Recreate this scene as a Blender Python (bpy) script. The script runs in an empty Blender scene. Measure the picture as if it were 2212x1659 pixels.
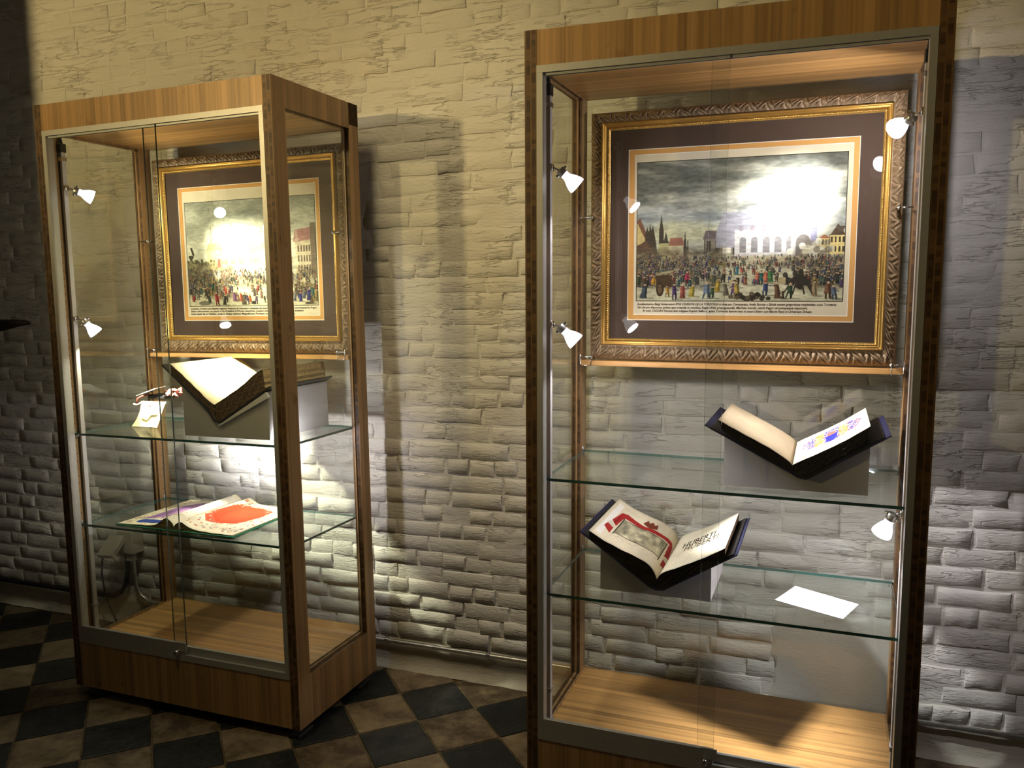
import bpy, bmesh, math, random
import numpy as np
from mathutils import Matrix, Vector
sc = bpy.context.scene
COL = sc.collection
random.seed(7); RNG = np.random.default_rng(7)
FZ = 0.04                                   # the cases stand 4 cm above the floor (z = 0)

# ------------------------------------------------------------------ camera
cam = bpy.data.cameras.new('camera'); camo = bpy.data.objects.new('camera', cam); COL.objects.link(camo)
yaw, pitch, roll = 0.3784, -0.1077, 0.0169
CR = Matrix.Rotation(yaw, 3, 'Z') @ Matrix.Rotation(pitch, 3, 'X') @ Matrix.Rotation(roll, 3, 'Y')
right, fwd, up = CR.col[0], CR.col[1], CR.col[2]
M = Matrix((right, up, -fwd)).transposed().to_4x4(); M.translation = (2.6452, -2.1928, 1.4284 + FZ)
camo.matrix_world = M
cam.sensor_width = 36; cam.lens = 1818.69 / 2212 * 36; cam.clip_start = 0.01
sc.camera = camo
CAMP = Vector(M.translation)

# ------------------------------------------------------------------ world, room light, exposure
w = bpy.data.worlds.new('World'); sc.world = w; w.use_nodes = True
bg = w.node_tree.nodes['Background']; bg.inputs[0].default_value = (1.0, 0.85, 0.62, 1); bg.inputs[1].default_value = 0.024
sc.view_settings.view_transform = 'Standard'; sc.view_settings.look = 'None'
sc.view_settings.exposure = 0.25; sc.view_settings.gamma = 1.0; sc.view_settings.use_curve_mapping = False
try:
    sc.cycles.transparent_max_bounces = 40; sc.cycles.max_bounces = 5; sc.cycles.use_light_tree = False; sc.cycles.diffuse_bounces = 3; sc.cycles.glossy_bounces = 3
    sc.cycles.caustics_reflective = False; sc.cycles.caustics_refractive = False
    sc.cycles.sample_clamp_indirect = 4.0; sc.cycles.use_denoising = True; sc.cycles.adaptive_threshold = 0.03
except Exception: pass
WARM = (1.0, 0.75, 0.33); COOL = (0.97, 0.905, 1.0); WHITE = (1.0, 0.93, 0.72)
def spot(name, loc, target, energy, color, size, blend, radius, parent=None):
    l = bpy.data.lights.new(name, 'SPOT'); l.energy = energy; l.color = color
    l.spot_size = math.radians(size); l.spot_blend = blend; l.shadow_soft_size = radius
    o = bpy.data.objects.new(name, l); COL.objects.link(o)
    d = Vector(target) - Vector(loc)
    m = d.to_track_quat('-Z', 'Y').to_matrix().to_4x4(); m.translation = loc
    if parent: o.parent = parent
    o.matrix_local = m if parent else m
    return o
# a warm gallery floodlight high up across the room, left of the camera, aimed over the tops of the cases
WL = (-1.3, -4.0, 2.52)
spot('gallery_floodlight', WL, (1.2, 0.6, 2.75), 380, WARM, 100, 0.6, 0.085)   # an added, unseen baffle in front of it shades everything below the case tops

# a broad warm ceiling light in front of the gap between the cases
spot('ceiling_light', (1.08, -0.95, 3.35), (1.40, 0.6, 0.95), 84, (1.0, 0.80, 0.43), 64, 1.0, 0.30)

# ------------------------------------------------------------------ materials
def lin(r, g, b):
    f = lambda c: c / 12.92 if c <= 0.04045 else ((c + 0.055) / 1.055) ** 2.4
    return (f(r / 255), f(g / 255), f(b / 255))
class NT:
    def __init__(s, name):
        s.m = bpy.data.materials.new(name); s.m.use_nodes = True; s.t = s.m.node_tree; s.t.nodes.clear()
        s.out = s.n('ShaderNodeOutputMaterial')
    def n(s, typ, **kw):
        x = s.t.nodes.new(typ)
        for k, v in kw.items(): setattr(x, k, v)
        return x
    def l(s, a, b): s.t.links.new(a, b)
    def math(s, op, a, b=None, clamp=False):
        x = s.n('ShaderNodeMath', operation=op); x.use_clamp = clamp
        for i, v in enumerate((a, b)):
            if v is None: continue
            if isinstance(v, (int, float)): x.inputs[i].default_value = v
            else: s.l(v, x.inputs[i])
        return x.outputs[0]
    def coord(s, scale=(1, 1, 1), kind='Object', loc=(0, 0, 0)):
        tc = s.n('ShaderNodeTexCoord'); mp = s.n('ShaderNodeMapping'); mp.inputs['Scale'].default_value = scale; mp.inputs['Location'].default_value = loc
        s.l(tc.outputs[kind], mp.inputs['Vector']); return mp.outputs[0]
    def noise(s, vec, scale, detail=3, rough=0.55):
        x = s.n('ShaderNodeTexNoise'); x.inputs['Scale'].default_value = scale; x.inputs['Detail'].default_value = detail; x.inputs['Roughness'].default_value = rough
        if vec is not None: s.l(vec, x.inputs['Vector'])
        return x.outputs['Fac']
    def ramp(s, fac, stops):
        x = s.n('ShaderNodeValToRGB'); e = x.color_ramp.elements
        while len(e) < len(stops): e.new(0.5)
        for i, (p, c) in enumerate(stops): e[i].position = p; e[i].color = (*c, 1)
        s.l(fac, x.inputs[0]); return x.outputs[0]
    def mix(s, fac, a, b, mode='MIX'):
        x = s.n('ShaderNodeMix', data_type='RGBA', blend_type=mode)
        for sock, v in ((x.inputs[0], fac), (x.inputs[6], a), (x.inputs[7], b)):
            if isinstance(v, (int, float)): sock.default_value = v
            elif isinstance(v, tuple): sock.default_value = (*v, 1)
            else: s.l(v, sock)
        return x.outputs[2]
    def bump(s, h, strength=0.3, dist=0.01):
        x = s.n('ShaderNodeBump'); x.inputs['Strength'].default_value = strength; x.inputs['Distance'].default_value = dist
        s.l(h, x.inputs['Height']); return x.outputs[0]
    def bsdf(s, color, rough=0.5, metal=0.0, spec=0.5, normal=None, emit=None, es=0.0):
        b = s.n('ShaderNodeBsdfPrincipled')
        if isinstance(color, tuple): b.inputs['Base Color'].default_value = (*color, 1)
        else: s.l(color, b.inputs['Base Color'])
        if isinstance(rough, (int, float)): b.inputs['Roughness'].default_value = rough
        else: s.l(rough, b.inputs['Roughness'])
        b.inputs['Metallic'].default_value = metal; b.inputs['Specular IOR Level'].default_value = spec
        if normal is not None: s.l(normal, b.inputs['Normal'])
        if emit: b.inputs['Emission Color'].default_value = (*emit, 1); b.inputs['Emission Strength'].default_value = es
        s.l(b.outputs[0], s.out.inputs[0]); return s.m
def plain(name, c, rough=0.5, metal=0.0, spec=0.5, var=0.12, scale=40, bump=0.0):
    t = NT(name); f = t.noise(t.coord(), scale, 4)
    col = t.ramp(f, [(0.3, tuple(x * (1 - var) for x in c)), (0.7, tuple(min(1, x * (1 + var)) for x in c))])
    nrm = t.bump(f, bump, 0.002) if bump else None
    return t.bsdf(col, rough, metal, spec, nrm)
def wood(name, base, axis, strip=0.022, fine=1.0, rough=0.38):
    # pressed bamboo strips; 'v' = strips run up, 'x' = strips run along the case
    t = NT(name); tc = t.n('ShaderNodeTexCoord'); sp = t.n('ShaderNodeSeparateXYZ'); t.l(tc.outputs['Object'], sp.inputs[0])
    if axis == 'v':
        a = t.math('ADD', sp.outputs[0], sp.outputs[1]); grain = t.coord((90, 90, 2.5))
    else:
        a = t.math('ADD', sp.outputs[1], sp.outputs[2]); grain = t.coord((2.5, 110, 110))
    cell = t.math('FLOOR', t.math('DIVIDE', a, strip))
    wn = t.n('ShaderNodeTexWhiteNoise', noise_dimensions='1D'); t.l(cell, wn.inputs['W'])
    wn2 = t.n('ShaderNodeTexWhiteNoise', noise_dimensions='1D'); t.l(t.math('FLOOR', t.math('DIVIDE', a, strip * 0.27)), wn2.inputs['W'])
    g = t.noise(grain, 1.0, 5, 0.6)
    k = t.noise(t.coord((14, 14, 14) if axis == 'v' else (9, 70, 70)), 1.0, 2)
    v = t.math('ADD', t.math('MULTIPLY', wn.outputs[0], 0.30), t.math('ADD', t.math('MULTIPLY', wn2.outputs[0], 0.16), t.math('MULTIPLY', g, 0.62)))
    c = t.ramp(v, [(0.22, tuple(x * 0.52 for x in base)), (0.5, base), (0.82, tuple(min(1, x * 1.42) for x in base))])
    knot = t.ramp(k, [(0.66, (1, 1, 1)), (0.78, (0.62, 0.52, 0.42))])
    c = t.mix(1.0, c, knot, 'MULTIPLY')
    return t.bsdf(c, rough, 0, 0.45, t.bump(g, 0.12, 0.001))
def end_grain(name):
    # laminated panel edge: dark and light blocks in two columns between thin pale plies
    t = NT(name); tc = t.n('ShaderNodeTexCoord'); sp = t.n('ShaderNodeSeparateXYZ'); t.l(tc.outputs['Object'], sp.inputs[0])
    # distance into the panel from its outer face (left panel 0..0.033, right panel 0.967..1)
    x = t.math('PINGPONG', sp.outputs[0], 0.5); q = t.math('DIVIDE', x, 0.033)
    colid = t.math('GREATER_THAN', q, 0.52)
    zz = t.math('ADD', t.math('ADD', sp.outputs[2], sp.outputs[1]), t.math('MULTIPLY', colid, 7.3))
    seg = t.math('FLOOR', t.math('DIVIDE', t.math('ADD', zz, t.math('MULTIPLY', t.noise(t.coord((0, 6, 6)), 3, 1), 0.02)), 0.013))
    wn = t.n('ShaderNodeTexWhiteNoise', noise_dimensions='1D'); t.l(seg, wn.inputs['W'])
    blk = t.ramp(wn.outputs[0], [(0.1, lin(64, 46, 28)), (0.55, lin(84, 62, 38)), (0.95, lin(106, 79, 48))])
    d1 = t.math('ABSOLUTE', t.math('SUBTRACT', q, 0.30)); d2 = t.math('ABSOLUTE', t.math('SUBTRACT', q, 0.74))
    inb = t.math('LESS_THAN', t.math('MINIMUM', d1, d2), 0.175)
    g = t.noise(t.coord((160, 4, 4)), 1, 3)
    ply = t.ramp(g, [(0.3, lin(100, 74, 44)), (0.7, lin(128, 97, 58))])
    return t.bsdf(t.mix(inb, ply, blk), 0.5, 0, 0.35)
BAM = (0.375, 0.220, 0.088)
m_wv = wood('bamboo_upright', BAM, 'v'); m_wx = wood('bamboo_lengthwise', (0.50, 0.275, 0.088), 'x', 0.02)
m_end = end_grain('bamboo_panel_edge')
m_alu = plain('anodised_aluminium', (0.46, 0.455, 0.42), 0.42, 0.45, 0.5, 0.04, 90)
m_chrome = plain('chrome', (0.75, 0.75, 0.76), 0.16, 1.0, 0.5, 0.03)
m_steel = plain('galvanised_steel', (0.55, 0.54, 0.50), 0.35, 0.9, 0.5, 0.2, 60)
m_blackp = plain('black_plastic', (0.010, 0.010, 0.011), 0.45, 0, 0.4, 0.1)
m_greyp = plain('grey_plastic', (0.42, 0.40, 0.37), 0.5, 0, 0.4, 0.06)
m_footp = plain('dark_foot_plate', (0.09, 0.085, 0.075), 0.6, 0.2, 0.4, 0.1)
m_rail = plain('white_rail', (0.62, 0.60, 0.57), 0.4, 0, 0.4, 0.04)
m_boxp = plain('cream_socket_plastic', (0.50, 0.46, 0.36), 0.5, 0, 0.4, 0.08)
def glass(name, tint=(0.975, 0.985, 0.975), k=1.0):
    t = NT(name); lw = t.n('ShaderNodeLayerWeight'); lw.inputs[0].default_value = 0.5
    p = t.math('POWER', lw.outputs['Facing'], 5.0)
    f = t.math('ADD', t.math('MULTIPLY', p, 0.90), 0.050 * k, True)
    tr = t.n('ShaderNodeBsdfTransparent'); tr.inputs[0].default_value = (*tint, 1)
    gl = t.n('ShaderNodeBsdfGlossy'); gl.inputs['Roughness'].default_value = 0.012; gl.inputs['Color'].default_value = (0.96, 0.98, 0.96, 1)
    mx = t.n('ShaderNodeMixShader'); t.l(f, mx.inputs[0]); t.l(tr.outputs[0], mx.inputs[1]); t.l(gl.outputs[0], mx.inputs[2])
    t.l(mx.outputs[0], t.out.inputs[0]); return t.m
m_glass = glass('clear_glass'); m_shelf = glass('shelf_glass', (0.965, 0.985, 0.975)); m_acr = glass('clear_acrylic', (0.96, 0.965, 0.96), 1.3)
m_gedge = plain('green_glass_edge', (0.026, 0.125, 0.098), 0.12, 0, 0.8, 0.25, 12)
m_dedge = plain('glass_door_edge', (0.05, 0.07, 0.06), 0.15, 0, 0.8, 0.2, 12)
def paint_wall(name, c=(0.74, 0.71, 0.63), fine=1.0):
    t = NT(name); co = t.coord(kind='Object')
    geo = t.n('ShaderNodeNewGeometry'); mp = t.n('ShaderNodeMapping'); t.l(geo.outputs['Position'], mp.inputs['Vector']); P = mp.outputs[0]
    mp2 = t.n('ShaderNodeMapping'); mp2.inputs['Scale'].default_value = (0.45, 1, 1.5); t.l(geo.outputs['Position'], mp2.inputs['Vector']); PS = mp2.outputs[0]
    n1 = t.noise(PS, 80, 3, 0.65); n2 = t.noise(P, 260, 2, 0.6); n3 = t.noise(P, 5, 2)
    mp3 = t.n('ShaderNodeMapping'); mp3.inputs['Scale'].default_value = (0.30, 1, 1.9); t.l(geo.outputs['Position'], mp3.inputs['Vector'])
    n4 = t.noise(mp3.outputs[0], 13, 4, 0.62)
    crack = t.math('SUBTRACT', 1.0, t.ramp(t.math('ABSOLUTE', t.math('SUBTRACT', n4, 0.5)), [(0.0, (0, 0, 0)), (0.018, (1, 1, 1))]))
    crack = t.math('MULTIPLY', crack, t.ramp(n3, [(0.44, (0, 0, 0)), (0.58, (1, 1, 1))]))
    h = t.math('ADD', t.math('MULTIPLY', n1, 0.55), t.math('MULTIPLY', n2, 0.14))
    h = t.math('SUBTRACT', h, t.math('MULTIPLY', crack, 0.75))
    col = t.ramp(n3, [(0.3, tuple(x * 0.90 for x in c)), (0.7, c)])
    oi = t.n('ShaderNodeObjectInfo'); col = t.mix(t.math('MULTIPLY', oi.outputs['Random'], 0.10), col, (0.55, 0.50, 0.40))
    return t.bsdf(col, 0.55, 0, 0.35, t.bump(h, 0.7 * fine, 0.008))
m_paint = paint_wall('limewashed_brick'); m_plaster = paint_wall('smooth_plaster', (0.66, 0.63, 0.54), 0.25)
m_base = paint_wall('plinth_plaster', (0.50, 0.46, 0.36), 0.7)
def tile_mat(name, cols, rough):
    t = NT(name); geo = t.n('ShaderNodeNewGeometry'); P = geo.outputs['Position']
    oi = t.n('ShaderNodeObjectInfo')
    n = t.noise(P, 9, 6, 0.65); n2 = t.noise(P, 45, 4, 0.6)
    v = t.math('ADD', t.math('MULTIPLY', n, 0.75), t.math('ADD', t.math('MULTIPLY', n2, 0.22), t.math('MULTIPLY', t.math('SUBTRACT', oi.outputs['Random'], 0.5), 0.22)))
    col = t.ramp(v, [(0.36, cols[0]), (0.50, cols[1]), (0.64, cols[2])])
    return t.bsdf(col, t.ramp(n2, [(0.3, (rough,) * 3), (0.7, (rough + 0.25,) * 3)]), 0, 0.4, t.bump(t.math('ADD', n, n2), 0.3, 0.004))
m_tlight = tile_mat('worn_cream_tile', [lin(74, 60, 44), lin(116, 101, 78), lin(142, 127, 100)], 0.5)
m_tdark = tile_mat('black_stone_tile', [lin(20, 22, 22), lin(30, 33, 33), lin(50, 50, 46)], 0.42)
m_grout = plain('floor_grout', lin(92, 80, 60), 0.8, 0, 0.2, 0.35, 30, 0.4)
m_gold = plain('gilt_moulding', (0.62, 0.40, 0.11), 0.32, 0.85, 0.5, 0.05, 30)
m_bronze = plain('bronzed_carving', (0.24, 0.165, 0.085), 0.50, 0.25, 0.5, 0.2, 60)
m_mat_dark = plain('dark_brown_mat_board', lin(84, 67, 58), 0.9, 0, 0.1, 0.06, 300)
m_mat_tan = plain('tan_mat_board', lin(212, 158, 92), 0.9, 0, 0.1, 0.04, 300)
m_bevel = plain('white_bevel', (0.82, 0.78, 0.66), 0.9, 0, 0.1, 0.03)
m_leather = plain('black_leather', (0.012, 0.010, 0.008), 0.5, 0, 0.4, 0.4, 60, 0.4)
m_edge_brown = plain('browned_page_edges', (0.15, 0.10, 0.058), 0.8, 0, 0.2, 0.5, 140, 0.6)
m_edge_dark = plain('sooty_page_edges', (0.022, 0.015, 0.009), 0.8, 0, 0.2, 0.5, 140, 0.5)
m_edge_tan = plain('tan_page_edges', (0.40, 0.29, 0.13), 0.8, 0, 0.2, 0.35, 140, 0.5)
m_paper = plain('aged_paper', (0.72, 0.62, 0.44), 0.85, 0, 0.2, 0.06, 14)
m_parch = plain('pale_parchment', (0.78, 0.70, 0.48), 0.8, 0, 0.2, 0.05, 14)
m_white = plain('white_card', (0.85, 0.84, 0.82), 0.8, 0, 0.2, 0.02)
m_cradle = plain('pale_grey_board', (0.60, 0.58, 0.55), 0.7, 0, 0.3, 0.03)
m_green = plain('green_cloth', (0.018, 0.16, 0.075), 0.7, 0, 0.3, 0.15, 120)
m_navy = plain('navy_board', (0.016, 0.016, 0.045), 0.6, 0, 0.3, 0.15)
m_ink = plain('brown_ink', (0.025, 0.018, 0.012), 0.9, 0, 0.1, 0.2)
m_wax = plain('pink_sealing_wax', (0.60, 0.20, 0.15), 0.45, 0, 0.5, 0.3, 60, 0.6)
m_darkwood = plain('dark_oak', (0.012, 0.008, 0.005), 0.6, 0, 0.3, 0.3, 30)
m_dirt = plain('chipped_corner', (0.060, 0.038, 0.016), 0.85, 0, 0.1, 0.5, 60, 0.8)
m_hole = plain('peg_hole', (0.012, 0.007, 0.003), 0.9, 0, 0.1)
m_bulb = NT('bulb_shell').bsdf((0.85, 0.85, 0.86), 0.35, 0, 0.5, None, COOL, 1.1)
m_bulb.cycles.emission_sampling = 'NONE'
m_face = NT('lit_lens').bsdf((0.9, 0.9, 0.9), 0.4, 0, 0.3, None, COOL, 520.0)
m_facew = NT('warm_lit_lens').bsdf((0.9, 0.9, 0.9), 0.4, 0, 0.3, None, WHITE, 520.0)
def vcol(name, rough=0.85):
    t = NT(name); a = t.n('ShaderNodeAttribute'); a.attribute_name = 'Col'
    f = t.noise(t.coord(), 60, 3)
    return t.bsdf(t.mix(1.0, a.outputs['Color'], t.ramp(f, [(0.3, (0.93, 0.93, 0.93)), (0.7, (1, 1, 1))]), 'MULTIPLY'), rough, 0, 0.15)
m_print = vcol('coloured_engraving'); m_page = vcol('painted_page', 0.75)

def vnoise(h, w, cy, cx, seed, octs=4):
    rg = np.random.default_rng(seed); out = np.zeros((h, w)); amp = 1; tot = 0
    for o in range(octs):
        gy, gx = int(cy * 2 ** o) + 2, int(cx * 2 ** o) + 2; g = rg.random((gy, gx))
        yy = np.linspace(0, gy - 1.001, h); xx = np.linspace(0, gx - 1.001, w); y0 = yy.astype(int); x0 = xx.astype(int)
        fy = (yy - y0)[:, None]; fx = (xx - x0)[None, :]; fy = fy * fy * (3 - 2 * fy); fx = fx * fx * (3 - 2 * fx)
        out += amp * ((g[y0][:, x0] * (1 - fx) + g[y0][:, x0 + 1] * fx) * (1 - fy) + (g[y0 + 1][:, x0] * (1 - fx) + g[y0 + 1][:, x0 + 1] * fx) * fy)
        tot += amp; amp *= .55
    return out / tot
# ------------------------------------------------------------------ mesh helpers
class MB:
    def __init__(s): s.v = []; s.f = []; s.mi = []
    def add(s, vs, fs, mi=0):
        o = len(s.v); s.v += [tuple(v) for v in vs]; s.f += [tuple(i + o for i in f) for f in fs]; s.mi += [mi] * len(fs); return s
    def box(s, x0, x1, y0, y1, z0, z1, mi=0, bev=0.0):
        if bev:
            b = bmesh.new(); bmesh.ops.create_cube(b, size=1)
            for v in b.verts: v.co = ((x0 + x1) / 2 + v.co.x * (x1 - x0), (y0 + y1) / 2 + v.co.y * (y1 - y0), (z0 + z1) / 2 + v.co.z * (z1 - z0))
            bmesh.ops.bevel(b, geom=b.edges[:], offset=bev, segments=1, affect='EDGES')
            b.verts.ensure_lookup_table(); b.verts.index_update()
            s.add([v.co[:] for v in b.verts], [[v.index for v in f.verts] for f in b.faces], mi); b.free(); return s
        V = [(x, y, z) for z in (z0, z1) for y in (y0, y1) for x in (x0, x1)]
        return s.add(V, [(0, 2, 3, 1), (4, 5, 7, 6), (0, 1, 5, 4), (2, 6, 7, 3), (0, 4, 6, 2), (1, 3, 7, 5)], mi)
    def tube(s, pts, r, n=8, mi=0, cap=True):
        pts = [Vector(p) for p in pts]; rs = r if isinstance(r, (list, tuple)) else [r] * len(pts); rings = []
        prev = None
        for i, p in enumerate(pts):
            d = (pts[min(i + 1, len(pts) - 1)] - pts[max(i - 1, 0)]).normalized()
            if prev is None: a = d.orthogonal().normalized()
            else: a = (prev - d * prev.dot(d)).normalized()
            prev = a; b = d.cross(a)
            rings.append([p + (a * math.cos(2 * math.pi * k / n) + b * math.sin(2 * math.pi * k / n)) * rs[i] for k in range(n)])
        V = [v for R in rings for v in R]; F = []
        for i in range(len(rings) - 1):
            for k in range(n): F.append((i * n + k, i * n + (k + 1) % n, (i + 1) * n + (k + 1) % n, (i + 1) * n + k))
        if cap: F.append(tuple(range(n))[::-1]); F.append(tuple((len(rings) - 1) * n + k for k in range(n)))
        return s.add(V, F, mi)
    def lathe(s, prof, org, axis, n=24, mi=0, cap0=False, cap1=False, fin=None):
        axis = Vector(axis).normalized(); a = axis.orthogonal().normalized(); b = axis.cross(a); org = Vector(org); V = []; F = []
        for (r, h) in prof:
            for k in range(n):
                rr = r * (fin(k, h) if fin else 1); t = 2 * math.pi * k / n
                V.append(org + axis * h + (a * math.cos(t) + b * math.sin(t)) * rr)
        for i in range(len(prof) - 1):
            for k in range(n): F.append((i * n + k, i * n + (k + 1) % n, (i + 1) * n + (k + 1) % n, (i + 1) * n + k))
        if cap0: F.append(tuple(range(n))[::-1])
        if cap1: F.append(tuple((len(prof) - 1) * n + k for k in range(n)))
        return s.add(V, F, mi)
    def prism(s, poly, y0, y1, mi=0):           # polygon in x,z extruded along y
        n = len(poly); V = [(x, y0, z) for x, z in poly] + [(x, y1, z) for x, z in poly]
        F = [tuple(range(n)), tuple(range(n, 2 * n))[::-1]] + [(i, i + n, (i + 1) % n + n, (i + 1) % n) for i in range(n)]
        return s.add(V, F, mi)
    def grid(s, fn, nu, nv, mi=0):
        V = [fn(i / nu, j / nv) for j in range(nv + 1) for i in range(nu + 1)]
        F = [(j * (nu + 1) + i, j * (nu + 1) + i + 1, (j + 1) * (nu + 1) + i + 1, (j + 1) * (nu + 1) + i) for j in range(nv) for i in range(nu)]
        return s.add(V, F, mi)
    def mesh(s, name, mats, smooth=False, fix=True):
        m = bpy.data.meshes.new(name); m.from_pydata(s.v, [], s.f)
        for x in (mats if isinstance(mats, (list, tuple)) else [mats]): m.materials.append(x)
        if any(s.mi): m.polygons.foreach_set('material_index', s.mi)
        if smooth: m.polygons.foreach_set('use_smooth', [True] * len(s.f))
        if fix:
            b = bmesh.new(); b.from_mesh(m); bmesh.ops.recalc_face_normals(b, faces=b.faces[:]); b.to_mesh(m); b.free()
        m.update(); return m
    def build(s, name, mats, parent=None, smooth=False, fix=True):
        return link(name, s.mesh(name, mats, smooth, fix), parent)
def link(name, mesh, parent=None):
    o = bpy.data.objects.new(name, mesh); COL.objects.link(o)
    if parent: o.parent = parent
    return o
def tag(o, label=None, cat=None, group=None, kind=None):
    if label: o['label'] = label
    if cat: o['category'] = cat
    if group: o['group'] = group
    if kind: o['kind'] = kind
    return o
def thing(name, mat4, label, cat, group=None):
    o = bpy.data.objects.new(name, None); COL.objects.link(o); o.empty_display_size = 0.05; o.matrix_world = mat4
    return tag(o, label, cat, group)
def T(x, y, z): return Matrix.Translation((x, y, z))
# the two cases: local x along the front (1 m), y towards the wall, z up from the underside
CASE_L = T(0, 0, FZ)
rr = Matrix(((0.9997, -0.0174, 0.0150), (0.0175, 0.9998, -0.0075), (-0.0149, 0.0078, 0.9999)))
CASE_R = rr.to_4x4(); CASE_R.translation = (1.8229, -0.0593, -0.0026 + FZ)
W_, D_, H_ = 1.0, 0.489, 2.1035

# ------------------------------------------------------------------ the room: floor tiles, brick wall, plinth
WY = 0.618                                    # face of the mortar; bricks stand proud of it
fl = MB().box(-2.6, 4.2, -3.4, 0.75, -0.06, -0.004).build('floor', m_grout); tag(fl, kind='structure')
def tile_mesh(k):
    rnd = random.Random(k); a, b = 0.2125 / 2 - 0.0025, 0.2235 / 2 - 0.0025; pts = []
    for (sx, sy) in ((-1, -1), (1, -1), (1, 1), (-1, 1)): pts.append((sx * (a - rnd.uniform(0, .002)), sy * (b - rnd.uniform(0, .002))))
    ring = []
    for i in range(4):
        p, q = pts[i], pts[(i + 1) % 4]
        for t in (0.02, 0.35, 0.65, 0.98):
            ring.append((p[0] + (q[0] - p[0]) * t + rnd.uniform(-.0016, .0016), p[1] + (q[1] - p[1]) * t + rnd.uniform(-.0016, .0016)))
    n = len(ring); V = [(x, y, -0.006) for x, y in ring] + [(x, y, -0.0012) for x, y in ring] + [(x * .96, y * .96, rnd.uniform(-.0006, .0006)) for x, y in ring] + [(0, 0, 0)]
    F = []
    for i in range(n):
        j = (i + 1) % n; F += [(i, j, j + n, i + n), (i + n, j + n, j + 2 * n, i + 2 * n), (i + 2 * n, j + 2 * n, 3 * n)]
    return V, F
tvar = []
for k in range(6):
    V, F = tile_mesh(k); mb = MB().add(V, F); tvar.append((V, F, mb.mesh('tile', m_tlight), mb.mesh('tile', m_tdark)))
s2 = math.sqrt(0.5); tiles = []
for i in range(-16, 17):
    for j in range(-14, 26):
        e1, e2 = -0.0647 + 0.2125 * i, 0.1729 + 0.2235 * j
        x, y = (e1 + e2) * s2, (e1 - e2) * s2
        if -2.5 < x < 4.1 and -3.3 < y < WY - 0.02: tiles.append((x, y, (i + j) % 2 == 0))
def view_key(p):
    q = Vector(p) - CAMP; xx, yy, zz = q.dot(right), q.dot(fwd), q.dot(up)
    if yy < 0.2: return 1e6 + q.length
    u, v = 1818.7 * xx / yy, -1818.7 * zz / yy
    out = max(0, abs(u) - 1106) + max(0, abs(v) - 830)
    return (1000 + out if out > 60 else 0) + q.length
tiles.sort(key=lambda t: view_key((t[0], t[1], 0)))
rest = MB(); RT = Matrix.Rotation(math.radians(45), 4, 'Z')
for n, (x, y, dark) in enumerate(tiles):
    V, F, ml, md = tvar[n % 6]; m4 = T(x, y, random.uniform(-.001, .001)) @ RT @ Matrix.Rotation(random.choice((0, math.pi)), 4, 'Z') @ Matrix.Scale(1, 4)
    # e1 axis = +45 deg, e2 axis = -45 deg: pitch 0.2125 along e1, 0.2235 along e2
    if n < 240:
        o = link('tile', md if dark else ml, fl); o.matrix_local = m4
    else: rest.add([m4 @ Vector(v) for v in V], F, 1 if dark else 0)
tag(rest.build('distant_tiles', [m_tlight, m_tdark], fl), kind='stuff')

# lumpy mortar skin: it swells over some brick edges and sinks below others
nu, nv = 560, 270; na = vnoise(nv + 1, nu + 1, 48, 70, 5, 3); nb = vnoise(nv + 1, nu + 1, 10, 12, 6, 2); nc = vnoise(nv + 1, nu + 1, 120, 90, 9, 2)
hgt = WY - (0.0072 * (na - 0.5) + 0.0050 * (nb - 0.5) + 0.0030 * (nc - 0.5)) * np.interp(np.linspace(0, 3.2, nv + 1), [0, .9, 1.8], [1.6, 1.15, .6])[:, None]
wall = MB().grid(lambda u, v: (-2.6 + 6.8 * u, hgt[int(v * nv + .5), int(u * nu + .5)], 3.2 * v), nu, nv)
wall = wall.build('wall_back', m_paint, smooth=True, fix=False); tag(wall, kind='structure')
def brick_mesh(k, length):
    rnd = random.Random(100 + k); hh = 0.0290; hl = length / 2 + 0.0005; d = -rnd.uniform(0.0040, 0.0080); V = []
    nx, nz = 5, 3
    tilt = rnd.uniform(-.0022, .0022); tx = rnd.uniform(-.002, .002)
    for j in range(nz):
        for i in range(nx):
            u, v = i / (nx - 1) * 2 - 1, j / (nz - 1) * 2 - 1
            V.append((u * (hl - 0.0035) + rnd.uniform(-.004, .004) * (abs(u) > .9), d + tilt * v + tx * u + rnd.uniform(-.0012, .0012), v * (hh - 0.0032) + rnd.uniform(-.0028, .0028)))
    idx = [i for i in range(nx)] + [nx * (j + 1) - 1 for j in range(1, nz)] + [nx * (nz - 1) + i for i in range(nx - 2, -1, -1)] + [nx * j for j in range(nz - 2, 0, -1)]
    ring = []
    for q in idx:
        x, y, z = V[q]; u, v = x / hl, z / hh
        ring.append(len(V)); V.append((x + (0.0036 if u > .8 else -0.0036 if u < -.8 else 0), 0.0025, z + (0.0032 if v > .6 else -0.0032 if v < -.6 else 0) + rnd.uniform(-.001, .001)))
    F = [(j * nx + i, j * nx + i + 1, (j + 1) * nx + i + 1, (j + 1) * nx + i) for j in range(nz - 1) for i in range(nx - 1)]
    n = len(idx)
    F += [(idx[i], ring[i], ring[(i + 1) % n], idx[(i + 1) % n]) for i in range(n)]
    return V, F
bvar = {}
for k in range(16): bvar[('s', k)] = brick_mesh(k, 0.19)
for k in range(8): bvar[('h', k)] = brick_mesh(40 + k, 0.092)
for k in bvar: V, F = bvar[k]; me = MB().add(V, F).mesh('brick', m_paint, True, fix=False); me.polygons.foreach_set('use_smooth', [q < 8 for q in range(len(F))]); bvar[k] = (V, F, me)
bricks = []; CH = 0.0615; zc = 0.118 + CH / 2; row = 0
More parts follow.
